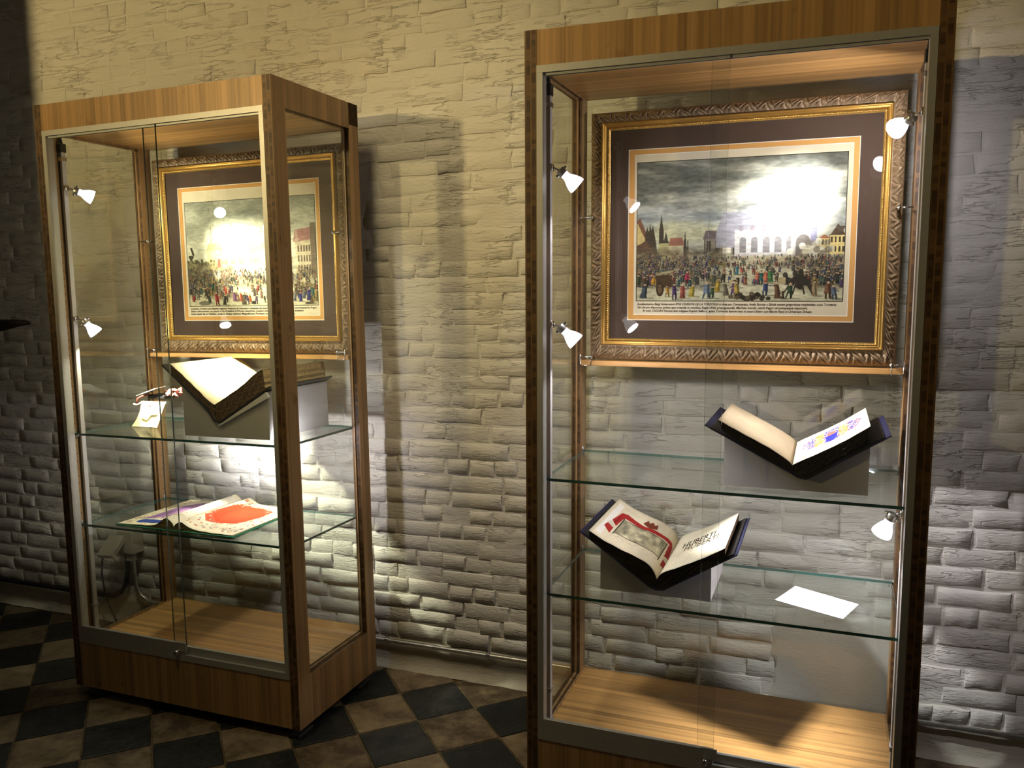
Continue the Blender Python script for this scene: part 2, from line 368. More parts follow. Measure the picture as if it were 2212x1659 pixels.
while zc < 3.15:
    x = -2.6 + random.uniform(0, .1) + (0.097 if row % 2 else 0)
    while x < 4.1:
        t = 'h' if random.random() < 0.30 else 's'; L0 = 0.092 if t == 'h' else 0.19; s = random.uniform(0.90, 1.10); ln = L0 * s
        bricks.append((x + ln / 2, zc + random.uniform(-.004, .004) + 0.007 * math.sin(x * 1.7 + row * .35), t, s)); x += ln + random.uniform(0.003, 0.011)
    zc += CH; row += 1
def plastered(x, z):                          # smooth repair low behind the right-hand case
    return 2.46 + 0.03 * math.sin(z * 40) < x < 2.86 and 0.1 < z < 0.40 + 0.05 * math.sin(x * 9)
def hidden(x, z):
    P = Vector((x, WY, z)); dvec = CAMP - P
    for (mm, x0, x1, z0, z1) in ((CASE_L, 0.06, 0.96, 1.22, 1.98), (CASE_L, -.02, 1.02, 2.0, 2.12), (CASE_R, 0.06, 0.95, 1.21, 1.98), (CASE_R, -.02, 1.02, 2.0, 2.12), (CASE_R, -.02, 1.02, -0.1, 0.2), (CASE_L, -.02, 1.02, -.1, .2)):
        y = 0.46 if x1 < 1 else 0.1
        inv = mm.inverted(); a = inv @ P; b = inv @ CAMP; t = (y - a.y) / (b.y - a.y); q = a + (b - a) * t
        if x0 < q.x < x1 and z0 < q.z < z1: return True
    return False
bricks = [b for b in bricks if not plastered(b[0], b[1])]
bricks.sort(key=lambda b: view_key((b[0], WY, b[1])) + (500 if hidden(b[0], b[1]) else 0) - (0.5 if b[2] == 's' else 0))
rest = MB()
for n, (x, z, t, s) in enumerate(bricks):
    V, F, me = bvar[(t, random.randrange(16 if t == 's' else 8))]
    prd = 0.32 if z > 1.4 else 0.32 + 0.52 * (1.4 - z) / 1.4
    prd *= random.choice((0.25, 0.6, 0.9, 1.1, 1.35))
    m4 = T(x, WY - 0.0005, z) @ Matrix.Rotation(random.uniform(-.025, .025), 4, 'Y') @ Matrix.Diagonal((s, prd, random.uniform(.88, 1.05), 1))
    if n < 300:
        o = link('brick', me, wall); o.matrix_local = m4
    else: rest.add([m4 @ Vector(v) for v in V], F)
ro = rest.build('remaining_bricks', m_paint, wall, True, fix=False); ro.data.polygons.foreach_set('use_smooth', [q % 20 < 8 for q in range(len(rest.f))]); tag(ro, kind='stuff')
pb = MB()
def pl(u, v):
    e = min(u, 1 - u, v, 1 - v); x = 2.44 + 0.43 * u; z = 0.10 + 0.33 * v
    if u < .02: x += 0.012 * math.sin(z * 90) + 0.012 * math.sin(z * 37)
    if v > .98: z += 0.012 * math.sin(x * 60) + 0.010 * math.sin(x * 23)
    return (x, WY - (0.006 + 0.001 * math.sin(x * 17 + z * 11) if e > .01 else -0.003), z)
pb.grid(pl, 40, 24); pb.build('plaster_patch', m_plaster, wall, True)
bs = MB()
def bsf(u, v):
    prof = [(-0.030, 0.0), (-0.016, 0.012), (-0.009, 0.03), (-0.007, 0.06), (-0.008, 0.095), (-0.006, 0.112), (0.004, 0.116)]
    i = min(5, int(v * 6)); t = v * 6 - i; a, b = prof[i], prof[i + 1]; x = -2.6 + 6.8 * u
    r = 0.0025 * math.sin(x * 31) + 0.002 * math.sin(x * 77 + 1)
    return (x, WY + a[0] + (b[0] - a[0]) * t + r * (1 - v), a[1] + (b[1] - a[1]) * t + (0.003 * math.sin(x * 19) if v > .8 else 0))
bs.grid(bsf, 240, 6); tag(bs.build('baseboard_back', m_base, smooth=True), kind='structure')
# a stone column out in the room: it throws the dark shadow at the left end of the wall
pc = MB().lathe([(0.33, 0.0), (0.33, 0.18), (0.30, 0.22), (0.28, 0.26), (0.26, 0.30), (0.26, 3.1)], (-1.185, -1.05, 0), (0, 0, 1), 40, cap0=True, cap1=True).build('pillar', m_plaster, smooth=True)
tag(pc, kind='structure')
# unseen baffle added before the floodlight: cuts the light off softly towards the floor
cn = Vector((0.48, 0.877, 0)); cr = Vector((0.877, -0.48, 0)); lp0 = Vector((WL[0], WL[1], 0)) + cn * 0.42
mb = MB(); V = [lp0 + cr * a + cn * b + Vector((0, 0, z)) for a in (-1.1, 1.1) for b in (-0.75, 0) for z in (WL[2] - 0.22, WL[2] - 0.087)]
mb.add(V, [(0, 1, 3, 2), (4, 5, 7, 6), (0, 1, 5, 4), (2, 3, 7, 6), (0, 2, 6, 4), (1, 3, 7, 5)]); tag(mb.build('flood_baffle', m_plaster), kind='structure')

# ------------------------------------------------------------------ display cases
def make_case(M4, label, overlap, lockside, corner, rails, front_is_left=True):
    root = thing('display_case', M4 @ T(0, 0, 0), label, 'display case', 'pair of bamboo museum display cases')
    t = 0.033; ws0, ws1, wz0, wz1 = 0.067, 0.4305, 0.168, 2.015
    for s in (0, 1):
        x0, x1 = (0, t) if s == 0 else (1 - t, 1)
        mb = MB()
        yo, zo = (0, D_), (0, H_)
        # outer ring and window ring
        for x in (x0, x1):
            mb.add([(x, 0, 0), (x, D_, 0), (x, D_, H_), (x, 0, H_), (x, ws0, wz0), (x, ws1, wz0), (x, ws1, wz1), (x, ws0, wz1)], [(0, 1, 5, 4), (1, 2, 6, 5), (2, 3, 7, 6), (3, 0, 4, 7)], 0)
        mb.add([(x0, 0, 0), (x1, 0, 0), (x1, 0, H_), (x0, 0, H_), (x0, D_, 0), (x1, D_, 0), (x1, D_, H_), (x0, D_, H_)], [(0, 1, 2, 3), (4, 5, 6, 7), (0, 1, 5, 4), (3, 2, 6, 7)], 1)
        mb.add([(x0, ws0, wz0), (x1, ws0, wz0), (x1, ws0, wz1), (x0, ws0, wz1), (x0, ws1, wz0), (x1, ws1, wz0), (x1, ws1, wz1), (x0, ws1, wz1)], [(0, 1, 2, 3), (4, 5, 6, 7), (0, 1, 5, 4), (3, 2, 6, 7)], 1)
        mb.build('side_panel', [m_wv, m_end], root)
        gx = 0.012 if s == 0 else 1 - 0.018
        MB().box(gx, gx + 0.006, ws0 - .006, ws1 + .006, wz0 - .006, wz1 + .006).build('side_glass', m_glass, root)
        bd = MB()
        for a, b, c, d in ((ws0, ws0 + .006, wz0, wz1), (ws1 - .006, ws1, wz0, wz1), (ws0, ws1, wz0, wz0 + .006), (ws0, ws1, wz1 - .006, wz1)):
            bd.box(gx - .004 if s else gx + .006, gx if s else gx + .010, a, b, c, d)
        bd.build('glazing_bead', m_wv, root)
        ph = MB()                                # rows of peg holes on the inner faces
        xi = t + 0.0004 if s == 0 else 1 - t - 0.0004
        for yy in (0.047, 0.452):
            z = 0.26
            while z < 1.66:
                ph.add([(xi, yy + .0021 * math.cos(a * math.pi / 3), z + .0021 * math.sin(a * math.pi / 3)) for a in range(6)], [(0, 1, 2, 3, 4, 5)]); z += 0.0277
        tag(ph.build('peg_holes', m_hole, root), kind='stuff')
    MB().box(t, 1 - t, 0.0005, 0.022, 2.0137, H_ - .0005).build('top_fascia', m_wv, root)
    MB().box(t, 1 - t, 0.0005, 0.022, 0.0005, 0.170).build('bottom_fascia', m_wv, root)
    MB().box(t, 1 - t, 0.022, D_ - 0.012, 2.0197, 2.036).build('ceiling_panel', m_wx, root)
    MB().box(t, 1 - t, 0.022, D_ - 0.012, H_ - 0.018, H_ - .001).build('top_board', m_wx, root)
    MB().box(t + .001, 1 - t - .001, 0.0225, 0.4825, 0.150, 0.170).build('floor_panel', m_wx, root)
    MB().box(t, 1 - t, D_ - 0.012, D_ - .0005, 2.0197, H_ - .001).build('back_rail', m_wv, root)
    MB().box(t, 1 - t, D_ - 0.006, D_ - .0005, 0.001, 0.168).build('back_rail', m_wv, root)
    MB().box(t, 1 - t, 0.4765, 0.4825, 0.170, 2.0197).build('back_glass', m_glass, root)
    for fx in (t, 1 - t - .004): MB().box(fx, fx + .004, .022, .476, .170, .1745).build('floor_trim', m_wv, root)
    # aluminium track frame
    a = MB().box(t, 1 - t, -.002, .030, 1.9957, 2.0137); a.box(t + .018, 1 - t - .018, .006, .009, 1.989, 1.9957).box(t + .018, 1 - t - .018, .016, .019, 1.989, 1.9957)
    a.build('top_track', m_alu, root)
    MB().box(t, 1 - t, -.002, .030, .1705, .1925).build('bottom_track', m_alu, root)
    MB().box(t, t + .0165, -.0015, .030, .1925, 1.9957).build('side_track', m_alu, root)
    MB().box(1 - t - .0165, 1 - t, -.0015, .030, .1925, 1.9957).build('side_track', m_alu, root)
    # sliding doors: left pane runs in front, right pane behind
    o0, o1 = overlap
    for (x0, x1, y0, zr) in ((t + .012, o1, .0015, .2335), (o0, 1 - t - .012, .0135, .2185)):
        g = MB(); y1 = y0 + .006
        V = [(x, y, z) for z in (zr - .006, 1.9995) for y in (y0, y1) for x in (x0, x1)]
        g.add(V, [(0, 1, 5, 4), (2, 6, 7, 3)], 0).add(V, [(0, 2, 3, 1), (4, 5, 7, 6), (0, 4, 6, 2), (1, 3, 7, 5)], 1)
        d = g.build('glass_door', [m_glass, m_dedge], root)
        MB().box(x0, x1, y0 - .0025, y1 + .0025, .1928, zr, bev=.0008).build('door_rail', m_alu, d)
        if y0 < .01:
            lx = lockside
            lk = MB().lathe([(.0095, 0), (.0095, .016), (.0085, .018), (.0060, .0182)], (lx, y0 - .002, .2015), (0, -1, 0), 18, cap1=True).build('lock', m_chrome, d, True)
            MB().box(lx - .003, lx + .003, y0 - .0212, y0 - .0203, .2009, .2021).build('keyhole', m_blackp, d)
            MB().box(lx - .012, lx + .03, y0 - .004, y0 - .0024, .205, .236).build('lock_plate', m_alu, d)
    # ledge and clips that carry the picture
    MB().box(t, 1 - t, 0.424, 0.4755, 1.197, 1.2125, bev=.001).build('picture_ledge', m_wx, root)
    for s, zs in ((0, (1.655, 1.225)), (1, (1.655, 1.225))):
        for z in zs:
            mb = MB(); xs = t if s == 0 else 1 - t; dx = 1 if s == 0 else -1
            mb.tube([(xs, .412, z), (xs + dx * .040, .412, z)], .0026, 8); mb.tube([(xs + dx * .036, .404, z), (xs + dx * .036, .436, z)], .0055, 10)
            if z < 1.3: mb.tube([(xs + dx * .004, .408, z + .012), (xs + dx * .004, .408, z - .022), (xs + dx * .010, .408, z - .027), (xs + dx * .036, .408, z - .027), (xs + dx * .036, .408, z - .002)], .0018, 6)
            mb.build('picture_clip', m_chrome, root, True)
    # four adjustable feet
    for x in (.06, .94):
        for y in (.06, .43):
            MB().box(x - .04, x + .04, y - .04, y + .04, -.0385, -.031).tube([(x, y, -.031), (x, y, .0)], .012, 10).build('foot', m_footp, root)
    # dark chipped corner, upper back of the right-hand panel
    if corner: MB().box(1 - .002, 1.0006, .432, D_ + .0006, 2.028, H_ + .0004).build('chipped_corner', m_dirt, root)
    for (s, z0, z1) in rails:
        xs = t if s == 0 else 1 - t; dx = 1 if s == 0 else -1
        X = lambda a, b: (min(xs + dx * a, xs + dx * b), max(xs + dx * a, xs + dx * b))
        rl = MB().box(*X(.009, .019), .056, .074, z0, z1, bev=.001).build('light_rail', m_rail, root)
        MB().box(*X(.004, .0088), .058, .072, z0, z1).build('rail_insulator', m_blackp, rl)
        MB().box(*X(.005, .021), .053, .077, z1 - .03, z1 - .018).box(*X(.0, .006), .06, .07, z1 - .03, z1 - .018).build('rail_clip', m_chrome, rl)
        MB().box(*X(.005, .021), .053, .077, z0 + .10, z0 + .112).build('rail_clip', m_greyp, rl)
        MB().box(*X(.005, .022), .053, .077, z0 - .004, z0 + .02).build('rail_end_cap', m_greyp, rl)
        MB().box(*X(.003, .021), .053, .078, z1, z1 + .030, bev=.002).tube([(xs + dx * .012, .065, z1 + .03), (xs + dx * .010, .062, z1 + .05), (xs + dx * .006, .058, 2.019)], .0055, 8).build('power_connector', m_blackp, rl)
    return root
caseL = make_case(CASE_L, 'left-hand bamboo and glass display case with a dark chipped back corner', (0.470, 0.535), 0.503, True, [(0, 0.185, 1.950), (1, 0.185, 1.950)])
caseR = make_case(CASE_R, 'bamboo and glass display case on the right, nearest the camera, seen face on', (0.4765, 0.5205), 0.500, False, [(0, 0.185, 1.950), (1, 0.185, 1.950)])
def shelf(M4, z, label):
    x0, x1, y0, y1 = .0375, .9625, .036, .460
    r = thing('glass_shelf', M4 @ T(.5, .25, z - .008), label, 'glass shelf', 'glass shelves in the cases')
    mb = MB(); V = [(x - .5, y - .25, zz) for zz in (0, .008) for y in (y0, y1) for x in (x0, x1)]
    mb.add(V, [(0, 2, 3, 1), (4, 5, 7, 6)], 0); mb.build('pane', m_shelf, r)
    mb = MB().add(V, [(0, 1, 5, 4), (2, 6, 7, 3), (0, 4, 6, 2), (1, 3, 7, 5)], 0); mb.build('polished_edge', m_gedge, r)
def pins(root, zs):
    for z in zs:
        for s in (0, 1):
            for y in (0.047, 0.452):
                xs = .033 if s == 0 else .967; dx = 1 if s == 0 else -1
                MB().tube([(xs, y, z - .0112), (xs + dx * .013, y, z - .0112)], .003, 8).tube([(xs + dx * .001, y, z - .022), (xs + dx * .001, y, z + .012)], .0035, 6).build('shelf_pin', m_chrome, root, True)
shelf(CASE_L, .948, 'upper glass shelf in the left case, under the big open book'); shelf(CASE_L, .610, 'lower glass shelf in the left case, under the green-bound picture book')
shelf(CASE_R, .920, 'upper glass shelf in the right case, under the armorial book'); shelf(CASE_R, .590, 'lower glass shelf in the right case, with a book and a white card')
pins(caseL, (.948, .610)); pins(caseR, (.920, .590))

# ------------------------------------------------------------------ spot lamps on the rails
def lamp(M4, side, z, target, label, e_core, color=COOL, core=40):
    xs = .033 if side == 0 else .967; dx = 1 if side == 0 else -1
    J = Vector((xs + dx * .021, .067, z)); r = thing('spot_lamp', M4 @ T(*J), label, 'lamp', 'spot lamps on the case rails')
    K = Vector((dx * .016, .016, -.006))                       # swivel
    d = (Vector(target) - J - K).normalized(); B = K + d * .010
    prof = [(.0115, 0.0), (.0115, .016), (.0135, .020), (.0205, .034), (.0240, .045), (.0250, .050), (.0246, .0535), (.0225, .0530)]
    fin = lambda k, h: 1.0 - (.10 if (k % 2 and .018 < h < .047) else 0)
    MB().lathe(prof, B, d, 44, cap0=True, fin=fin).build('bulb', m_bulb, r)
    MB().lathe([(.0225, .0528), (.018, .0536), (.0001, .0540)], B, d, 32).build('lens', m_face if color is COOL else m_facew, r)
    MB().lathe([(.0085, -.012), (.0128, -.010), (.0128, .006)], B, d, 20, cap0=True).build('socket', m_steel, r, True)
    a = d.orthogonal().normalized()
    a = (Vector((0, 0, 1)) - d * d.z).normalized()
    mb = MB().tube([(0, 0, 0), K * .5, K, B - d * .008], .0030, 8); mb.tube([B - d * .004 - a * .018, B - d * .004 + a * .018], .0016, 6)
    mb.box(-.004 if dx > 0 else -.002, .002 if dx > 0 else .004, -.011, .009, -.009, .009)
    mb.build('bracket', m_chrome, r, True)
    for sg in (-1, 1): MB().tube([B - d * .004 + a * sg * .013, B - d * .004 + a * sg * .019], .0040, 10).build('thumb_screw', m_chrome, r)
    F = B + d * .057
    spot('lamp_beam', F, F + d, e_core, color, core, 1.0, .019, r)
    return r
lamp(CASE_L, 0, 1.826, (.50, .46, 1.574), 'spot lamp on the left rail of the left case, level with the picture sky', 110, WHITE)
lamp(CASE_L, 0, 1.363, (.47, .42, .72), 'spot lamp on the left rail of the left case, just below the picture', 150, WHITE, 48)
lamp(CASE_L, 1, 1.700, (.50, .32, 1.12), 'upper spot lamp behind the right front post of the left case', 85, WHITE)
lamp(CASE_L, 1, .905, (.43, .61, .84), 'lower spot lamp peeping out behind the right front post of the left case', 110)
lamp(CASE_R, 0, 1.764, (.78, .27, 1.10), 'upper left spot lamp in the right case, level with the top of the print', 85)
lamp(CASE_R, 0, 1.344, (.70, .28, .72), 'lower left spot lamp in the right case, by the bottom of the frame', 95)
lamp(CASE_R, 1, 1.843, (.655, .46, 1.69), 'upper right spot lamp in the right case, glaring beside the top corner of the frame', 110)
lamp(CASE_R, 1, .893, (.70, .22, .36), 'lower right spot lamp in the right case, just under the upper shelf', 46, COOL, 62)

# ------------------------------------------------------------------ painted sheets (colour grids)
def srgb2lin(a): a = np.clip(a, 0, 1); return np.where(a <= 0.04045, a / 12.92, ((a + 0.055) / 1.055) ** 2.4)
class Pic:
    def __init__(s, w, h, c):
        s.w, s.h = w, h; s.a = np.zeros((h, w, 3)); s.a[:] = np.array(c) / 255.0
        s.Y, s.X = np.mgrid[0:h, 0:w]; s.X = (s.X + .5) / w; s.Y = (s.Y + .5) / h          # 0..1, y down
    def put(s, mask, c, k=1.0): s.a[mask] = s.a[mask] * (1 - k) + np.array(c) / 255.0 * k
    def win(s, x0, x1, y0, y1):
        return (slice(max(0, int(y0 * s.h) - 1), max(0, min(s.h, int(y1 * s.h) + 2))), slice(max(0, int(x0 * s.w) - 1), max(0, min(s.w, int(x1 * s.w) + 2))))
    def putw(s, w_, m, c, k): a = s.a[w_]; a[m] = a[m] * (1 - k) + np.array(c) / 255.0 * k
    def poly(s, pts, c, k=1.0):
        xs = [q[0] for q in pts]; ys = [q[1] for q in pts]; w_ = s.win(min(xs), max(xs), min(ys), max(ys)); X, Y = s.X[w_], s.Y[w_]
        m = np.zeros(X.shape, bool); n = len(pts)
        for i in range(n):
            (x1, y1), (x2, y2) = pts[i], pts[(i + 1) % n]
            if y1 == y2: continue
            m ^= ((Y > min(y1, y2)) & (Y <= max(y1, y2)) & (X < (x2 - x1) * (Y - y1) / (y2 - y1) + x1))
        s.putw(w_, m, c, k)
    def rect(s, x0, x1, y0, y1, c, k=1.0):
        w_ = s.win(x0, x1, y0, y1); X, Y = s.X[w_], s.Y[w_]; s.putw(w_, (X > x0) & (X < x1) & (Y > y0) & (Y < y1), c, k)
    def ell(s, x, y, rx, ry, c, k=1.0):
        w_ = s.win(x - rx, x + rx, y - ry, y + ry); X, Y = s.X[w_], s.Y[w_]; s.putw(w_, ((X - x) / rx) ** 2 + ((Y - y) / ry) ** 2 < 1, c, k)
    def line(s, x1, y1, x2, y2, wd, c, k=1.0):
        w_ = s.win(min(x1, x2) - wd, max(x1, x2) + wd, min(y1, y2) - wd, max(y1, y2) + wd); X, Y = s.X[w_], s.Y[w_]
        dx, dy = x2 - x1, y2 - y1; L2 = dx * dx + dy * dy + 1e-12; t = np.clip(((X - x1) * dx + (Y - y1) * dy) / L2, 0, 1)
        s.putw(w_, np.hypot(X - x1 - t * dx, Y - y1 - t * dy) < wd, c, k)
CLOTH = [(140, 66, 56), (84, 64, 92), (66, 92, 86), (160, 132, 70), (84, 92, 68), (74, 82, 106), (166, 108, 82), (64, 56, 46), (88, 76, 58), (118, 100, 72), (52, 48, 40), (70, 64, 52), (98, 84, 64), (58, 52, 44)]
def figure(p, x, y, hgt, c, rnd):
    asp = p.h / p.w; wd = hgt * asp * rnd.uniform(.18, .26); ln = rnd.uniform(-.5, .5) * wd
    p.ell(x + wd, y + .001, wd * 1.8, hgt * .04, (96, 90, 70), .6)
    p.poly([(x - wd * .6 + ln, y - hgt * .80), (x + wd * .6 + ln, y - hgt * .80), (x + wd * rnd.uniform(.5, 1.1), y - hgt * .28), (x - wd * rnd.uniform(.5, 1.1), y - hgt * .28)], c)
    if rnd.random() < .5:
        for q in (-.45, .35): p.line(x + wd * q, y - hgt * .3, x + wd * q * rnd.uniform(.8, 2.2), y, wd * .22, tuple(v * .6 for v in c))
    else: p.poly([(x - wd * .7, y - hgt * .3), (x + wd * .7, y - hgt * .3), (x + wd, y), (x - wd, y)], tuple(v * .85 for v in c))
    p.poly([(x + ln, y - hgt * .80), (x + wd * .6 + ln, y - hgt * .80), (x + wd * .8, y - hgt * .05), (x + wd * .2, y - hgt * .05)], tuple(v * .5 for v in c), .8)
    p.line(x + ln, y - hgt * .72, x + ln + rnd.choice((-1, 1)) * wd * 1.4, y - hgt * rnd.uniform(.4, .75), wd * .18, tuple(v * .7 for v in c))
    p.ell(x + ln, y - hgt * .89, wd * .34, hgt * .075, (188, 156, 120))
    if rnd.random() < .7: p.ell(x + ln, y - hgt * .95, wd * .48, hgt * .035, (58, 48, 38))
def mottle(p, x0, x1, y0, y1, seed, soft=.05, k=.95):
    n = vnoise(p.h, p.w, 60, 70, seed, 3); n2 = vnoise(p.h, p.w, 12, 16, seed + 1, 2)
    m = np.clip(np.minimum(np.minimum((p.X - x0), (x1 - p.X)) / soft, np.minimum((p.Y - y0), (y1 - p.Y)) / soft), 0, 1) * k * np.clip(n2 * 2.4 - .25, 0, 1)
    c = np.stack([52 + 120 * n, 47 + 108 * n, 38 + 80 * n], -1) / 255; p.a[:] = p.a * (1 - m[..., None]) + c * m[..., None]
def crowd(p, rnd, y0, y1, n, dens, h0=.022, h1=.075):
    for q in range(n):
        t = q / n; y = y0 + (y1 - y0) * t; x = rnd.uniform(.008, .992)
        if rnd.random() > dens(x, t): continue
        hgt = h0 + (h1 - h0) * t; f = .55 + .4 * t; c = rnd.choice(CLOTH)
        figure(p, x, y + rnd.gauss(0, .006), hgt * rnd.uniform(.75, 1.2), tuple(v * f + 150 * (1 - f) * .8 for v in c), rnd)
def gable(p, x0, x1, yb, yr, yt, wall, roof, nwin=3, rows=2):
    p.rect(x0, x1, yr, yb, wall); p.poly([(x0, yr), ((x0 + x1) / 2, yt), (x1, yr)], roof)
    for r in range(rows):
        for k in range(nwin):
            cx = x0 + (x1 - x0) * (k + .5) / nwin; cy = yr + (yb - yr) * (r + .45) / rows
            p.rect(cx - (x1 - x0) * .25 / nwin, cx + (x1 - x0) * .25 / nwin, cy - (yb - yr) * .28 / rows, cy + (yb - yr) * .28 / rows, (74, 66, 52))
    p.line(x0, yr, x0, yb, .0015, (70, 62, 48)); p.line(x1, yr, x1, yb, .0015, (70, 62, 48))
def hatch(p, seed, k=.16):
    n = vnoise(p.h, p.w, 90, 40, seed, 2); p.a *= (1 - k + k * 2 * n)[..., None].clip(.55, 1.25)
def picture_square():
    rnd = random.Random(3); p = Pic(420, 296, (196, 190, 160))
    n = vnoise(p.h, p.w, 7, 3, 11, 5); n2 = vnoise(p.h, p.w, 14, 4, 12, 4); y = p.Y
    sky = np.stack([150 + 70 * n, 150 + 66 * n, 132 + 62 * n], -1) / 255
    dark = np.clip((.62 - n2 * .75 - y * .45) * 2.6, 0, .75)[..., None]; sky = sky * (1 - dark) + np.array((82, 84, 76)) / 255 * dark
    blue = np.clip(np.exp(-((y - .42) / .12) ** 2) * (n - .35) * 1.5, 0, .5)[..., None]; sky = sky * (1 - blue) + np.array((128, 140, 158)) / 255 * blue
    yel = np.clip(np.exp(-((y - .5) / .07) ** 2) * np.exp(-((p.X - .22) / .16) ** 2), 0, .5)[..., None]; sky = sky * (1 - yel) + np.array((204, 196, 140)) / 255 * yel
    p.a[:] = sky
    g = p.Y > .66; gn = vnoise(p.h, p.w, 20, 8, 13, 3); p.a[g] = (np.array((186, 180, 148)) / 255 * (.85 + .3 * gn[..., None]))[g]
    # left street of dark stepped gables and spires
    p.poly([(0, .42), (.045, .50), (.045, .72), (0, .72)], (206, 182, 120)); p.poly([(.0, .42), (.02, .40), (.06, .53), (.05, .56)], (120, 84, 66))
    p.poly([(.045, .52), (.055, .46), (.065, .50), (.07, .44), (.078, .49), (.085, .45), (.10, .56), (.115, .72), (.045, .72)], (74, 64, 52))
    for sx, top, hw in ((.128, .37, .012), (.152, .50, .026), (.248, .49, .008), (.262, .54, .007)):
        p.poly([(sx - hw, .72), (sx - hw, top + .12), (sx - hw * .4, top + .06), (sx, top), (sx + hw * .4, top + .06), (sx + hw, top + .12), (sx + hw, .72)], (70, 62, 50))
    p.rect(.115, .21, .58, .72, (168, 160, 112)); p.poly([(.165, .60), (.175, .545), (.235, .545), (.245, .60)], (150, 104, 82)); p.rect(.17, .24, .60, .66, (196, 186, 146))
    p.rect(0, .12, .66, .86, (84, 74, 58)); p.poly([(0, .60), (.05, .56), (.11, .67), (.12, .72), (0, .72)], (96, 74, 58))
    # middle houses
    gable(p, .345, .43, .70, .545, .53, (140, 128, 112), (104, 90, 84), 2, 1); p.poly([(.335, .56), (.35, .50), (.425, .50), (.44, .56)], (110, 96, 92))
    p.rect(.435, .48, .545, .66, (222, 214, 190)); gable(p, .475, .555, .70, .60, .53, (168, 158, 140), (120, 112, 110), 3, 1)
    # the great church
    p.poly([(.40, .62), (.40, .52), (.425, .40), (.44, .36), (.47, .44), (.50, .53), (.50, .62)], (150, 146, 150))
    p.rect(.49, .86, .50, .68, (188, 184, 176)); p.poly([(.44, .38), (.80, .36), (.86, .50), (.49, .50)], (140, 138, 142))
    for k in range(5): cx = .53 + k * .055; p.rect(cx - .016, cx + .016, .57, .66, (120, 116, 112)); p.ell(cx, .57, .016, .02, (120, 116, 112)); p.ell(cx - .01, .49, .012, .022, (128, 122, 122))
    p.rect(.755, .87, .47, .69, (176, 170, 158)); p.ell(.81, .60, .034, .06, (104, 98, 90)); p.rect(.776, .844, .60, .69, (104, 98, 90))
    p.poly([(.815, .38), (.825, .37), (.87, .46), (.875, .66), (.845, .66), (.84, .47)], (130, 128, 142))
    # right-hand yellow houses
    gable(p, .875, .935, .68, .57, .545, (216, 190, 120), (150, 100, 72), 4, 2); gable(p, .93, 1.0, .68, .55, .475, (224, 200, 130), (90, 72, 56), 4, 2)
    p.poly([(.955, .49), (1.0, .49), (.975, .55)], (96, 84, 70))
    # smoke
    for q in range(50): p.ell(.86 + rnd.gauss(0, .03), .66 + rnd.gauss(0, .025), .016, .022, rnd.choice([(196, 188, 158), (150, 142, 118), (212, 206, 182), (112, 104, 86)]), .7)
    mottle(p, -.05, .46, .60, .93, 61, .06, 1.0); mottle(p, .76, 1.05, .66, .94, 63, .06, 1.0); mottle(p, .3, .85, .66, .78, 65, .04, .6)
    crowd(p, rnd, .685, .76, 420, lambda x, t: .8 if (x < .42 or x > .72) else .5, .022, .036)
    crowd(p, rnd, .76, .90, 330, lambda x, t: .85 if (x < .40 or x > .80) else .5, .036, .075)
    # coach at left, wagon and horses at right
    p.poly([(.10, .80), (.185, .775), (.19, .79), (.11, .815)], (150, 140, 104)); p.rect(.105, .185, .81, .90, (72, 56, 40)); p.ell(.125, .91, .020, .052, (56, 42, 30)); p.ell(.125, .91, .012, .034, (96, 78, 56))
    for k in range(26): p.ell(.80 + rnd.gauss(0, .028), .86 + rnd.gauss(0, .03), .012, .02, (48, 44, 36), .85)
    for dx in (-.05, -.02, .015, .04): p.line(.80 + dx, .89, .80 + dx * 1.5, .945, .004, (46, 40, 32))
    p.rect(.70, .735, .83, .88, (176, 160, 116)); p.rect(.47, .51, .845, .895, (178, 164, 122))
    for x, yb, hh, c in ((.20, .985, .12, (86, 60, 100)), (.24, .975, .11, (158, 84, 66)), (.285, .965, .09, (182, 158, 66)), (.165, .965, .085, (184, 140, 60)), (.36, .975, .12, (116, 128, 140)), (.385, .975, .09, (74, 96, 62)), (.41, .93, .10, (192, 160, 66)),
                         (.49, .975, .13, (88, 54, 104)), (.51, .97, .12, (170, 146, 70)), (.455, .955, .10, (120, 104, 84)), (.60, .87, .09, (200, 118, 92)), (.62, .88, .10, (46, 104, 96)), (.645, .87, .09, (206, 112, 86)), (.665, .86, .09, (80, 128, 76)), (.505, .81, .07, (84, 138, 140)), (.53, .81, .06, (198, 108, 92)),
                         (.64, .955, .10, (58, 70, 110)), (.70, .975, .12, (110, 80, 56)), (.755, .975, .11, (62, 80, 56)), (.725, .98, .07, (84, 66, 50)), (.87, .96, .11, (158, 136, 100)), (.93, .975, .12, (120, 84, 58)), (.96, .98, .10, (98, 108, 122)), (.04, .975, .11, (72, 80, 86)), (.26, .87, .09, (160, 62, 74)), (.09, .88, .07, (186, 140, 48))):
        figure(p, x, yb, hh, c, rnd)
    for k in range(30): p.ell(.56 + rnd.gauss(0, .04), .965 + rnd.gauss(0, .012), .012, .014, rnd.choice([(58, 50, 38), (92, 80, 58), (44, 38, 30)]))
    hatch(p, 14); b = .0045
    p.put((p.X < b) | (p.X > 1 - b) | (p.Y < b * 1.4) | (p.Y > 1 - b * 1.4), (50, 46, 36)); return p
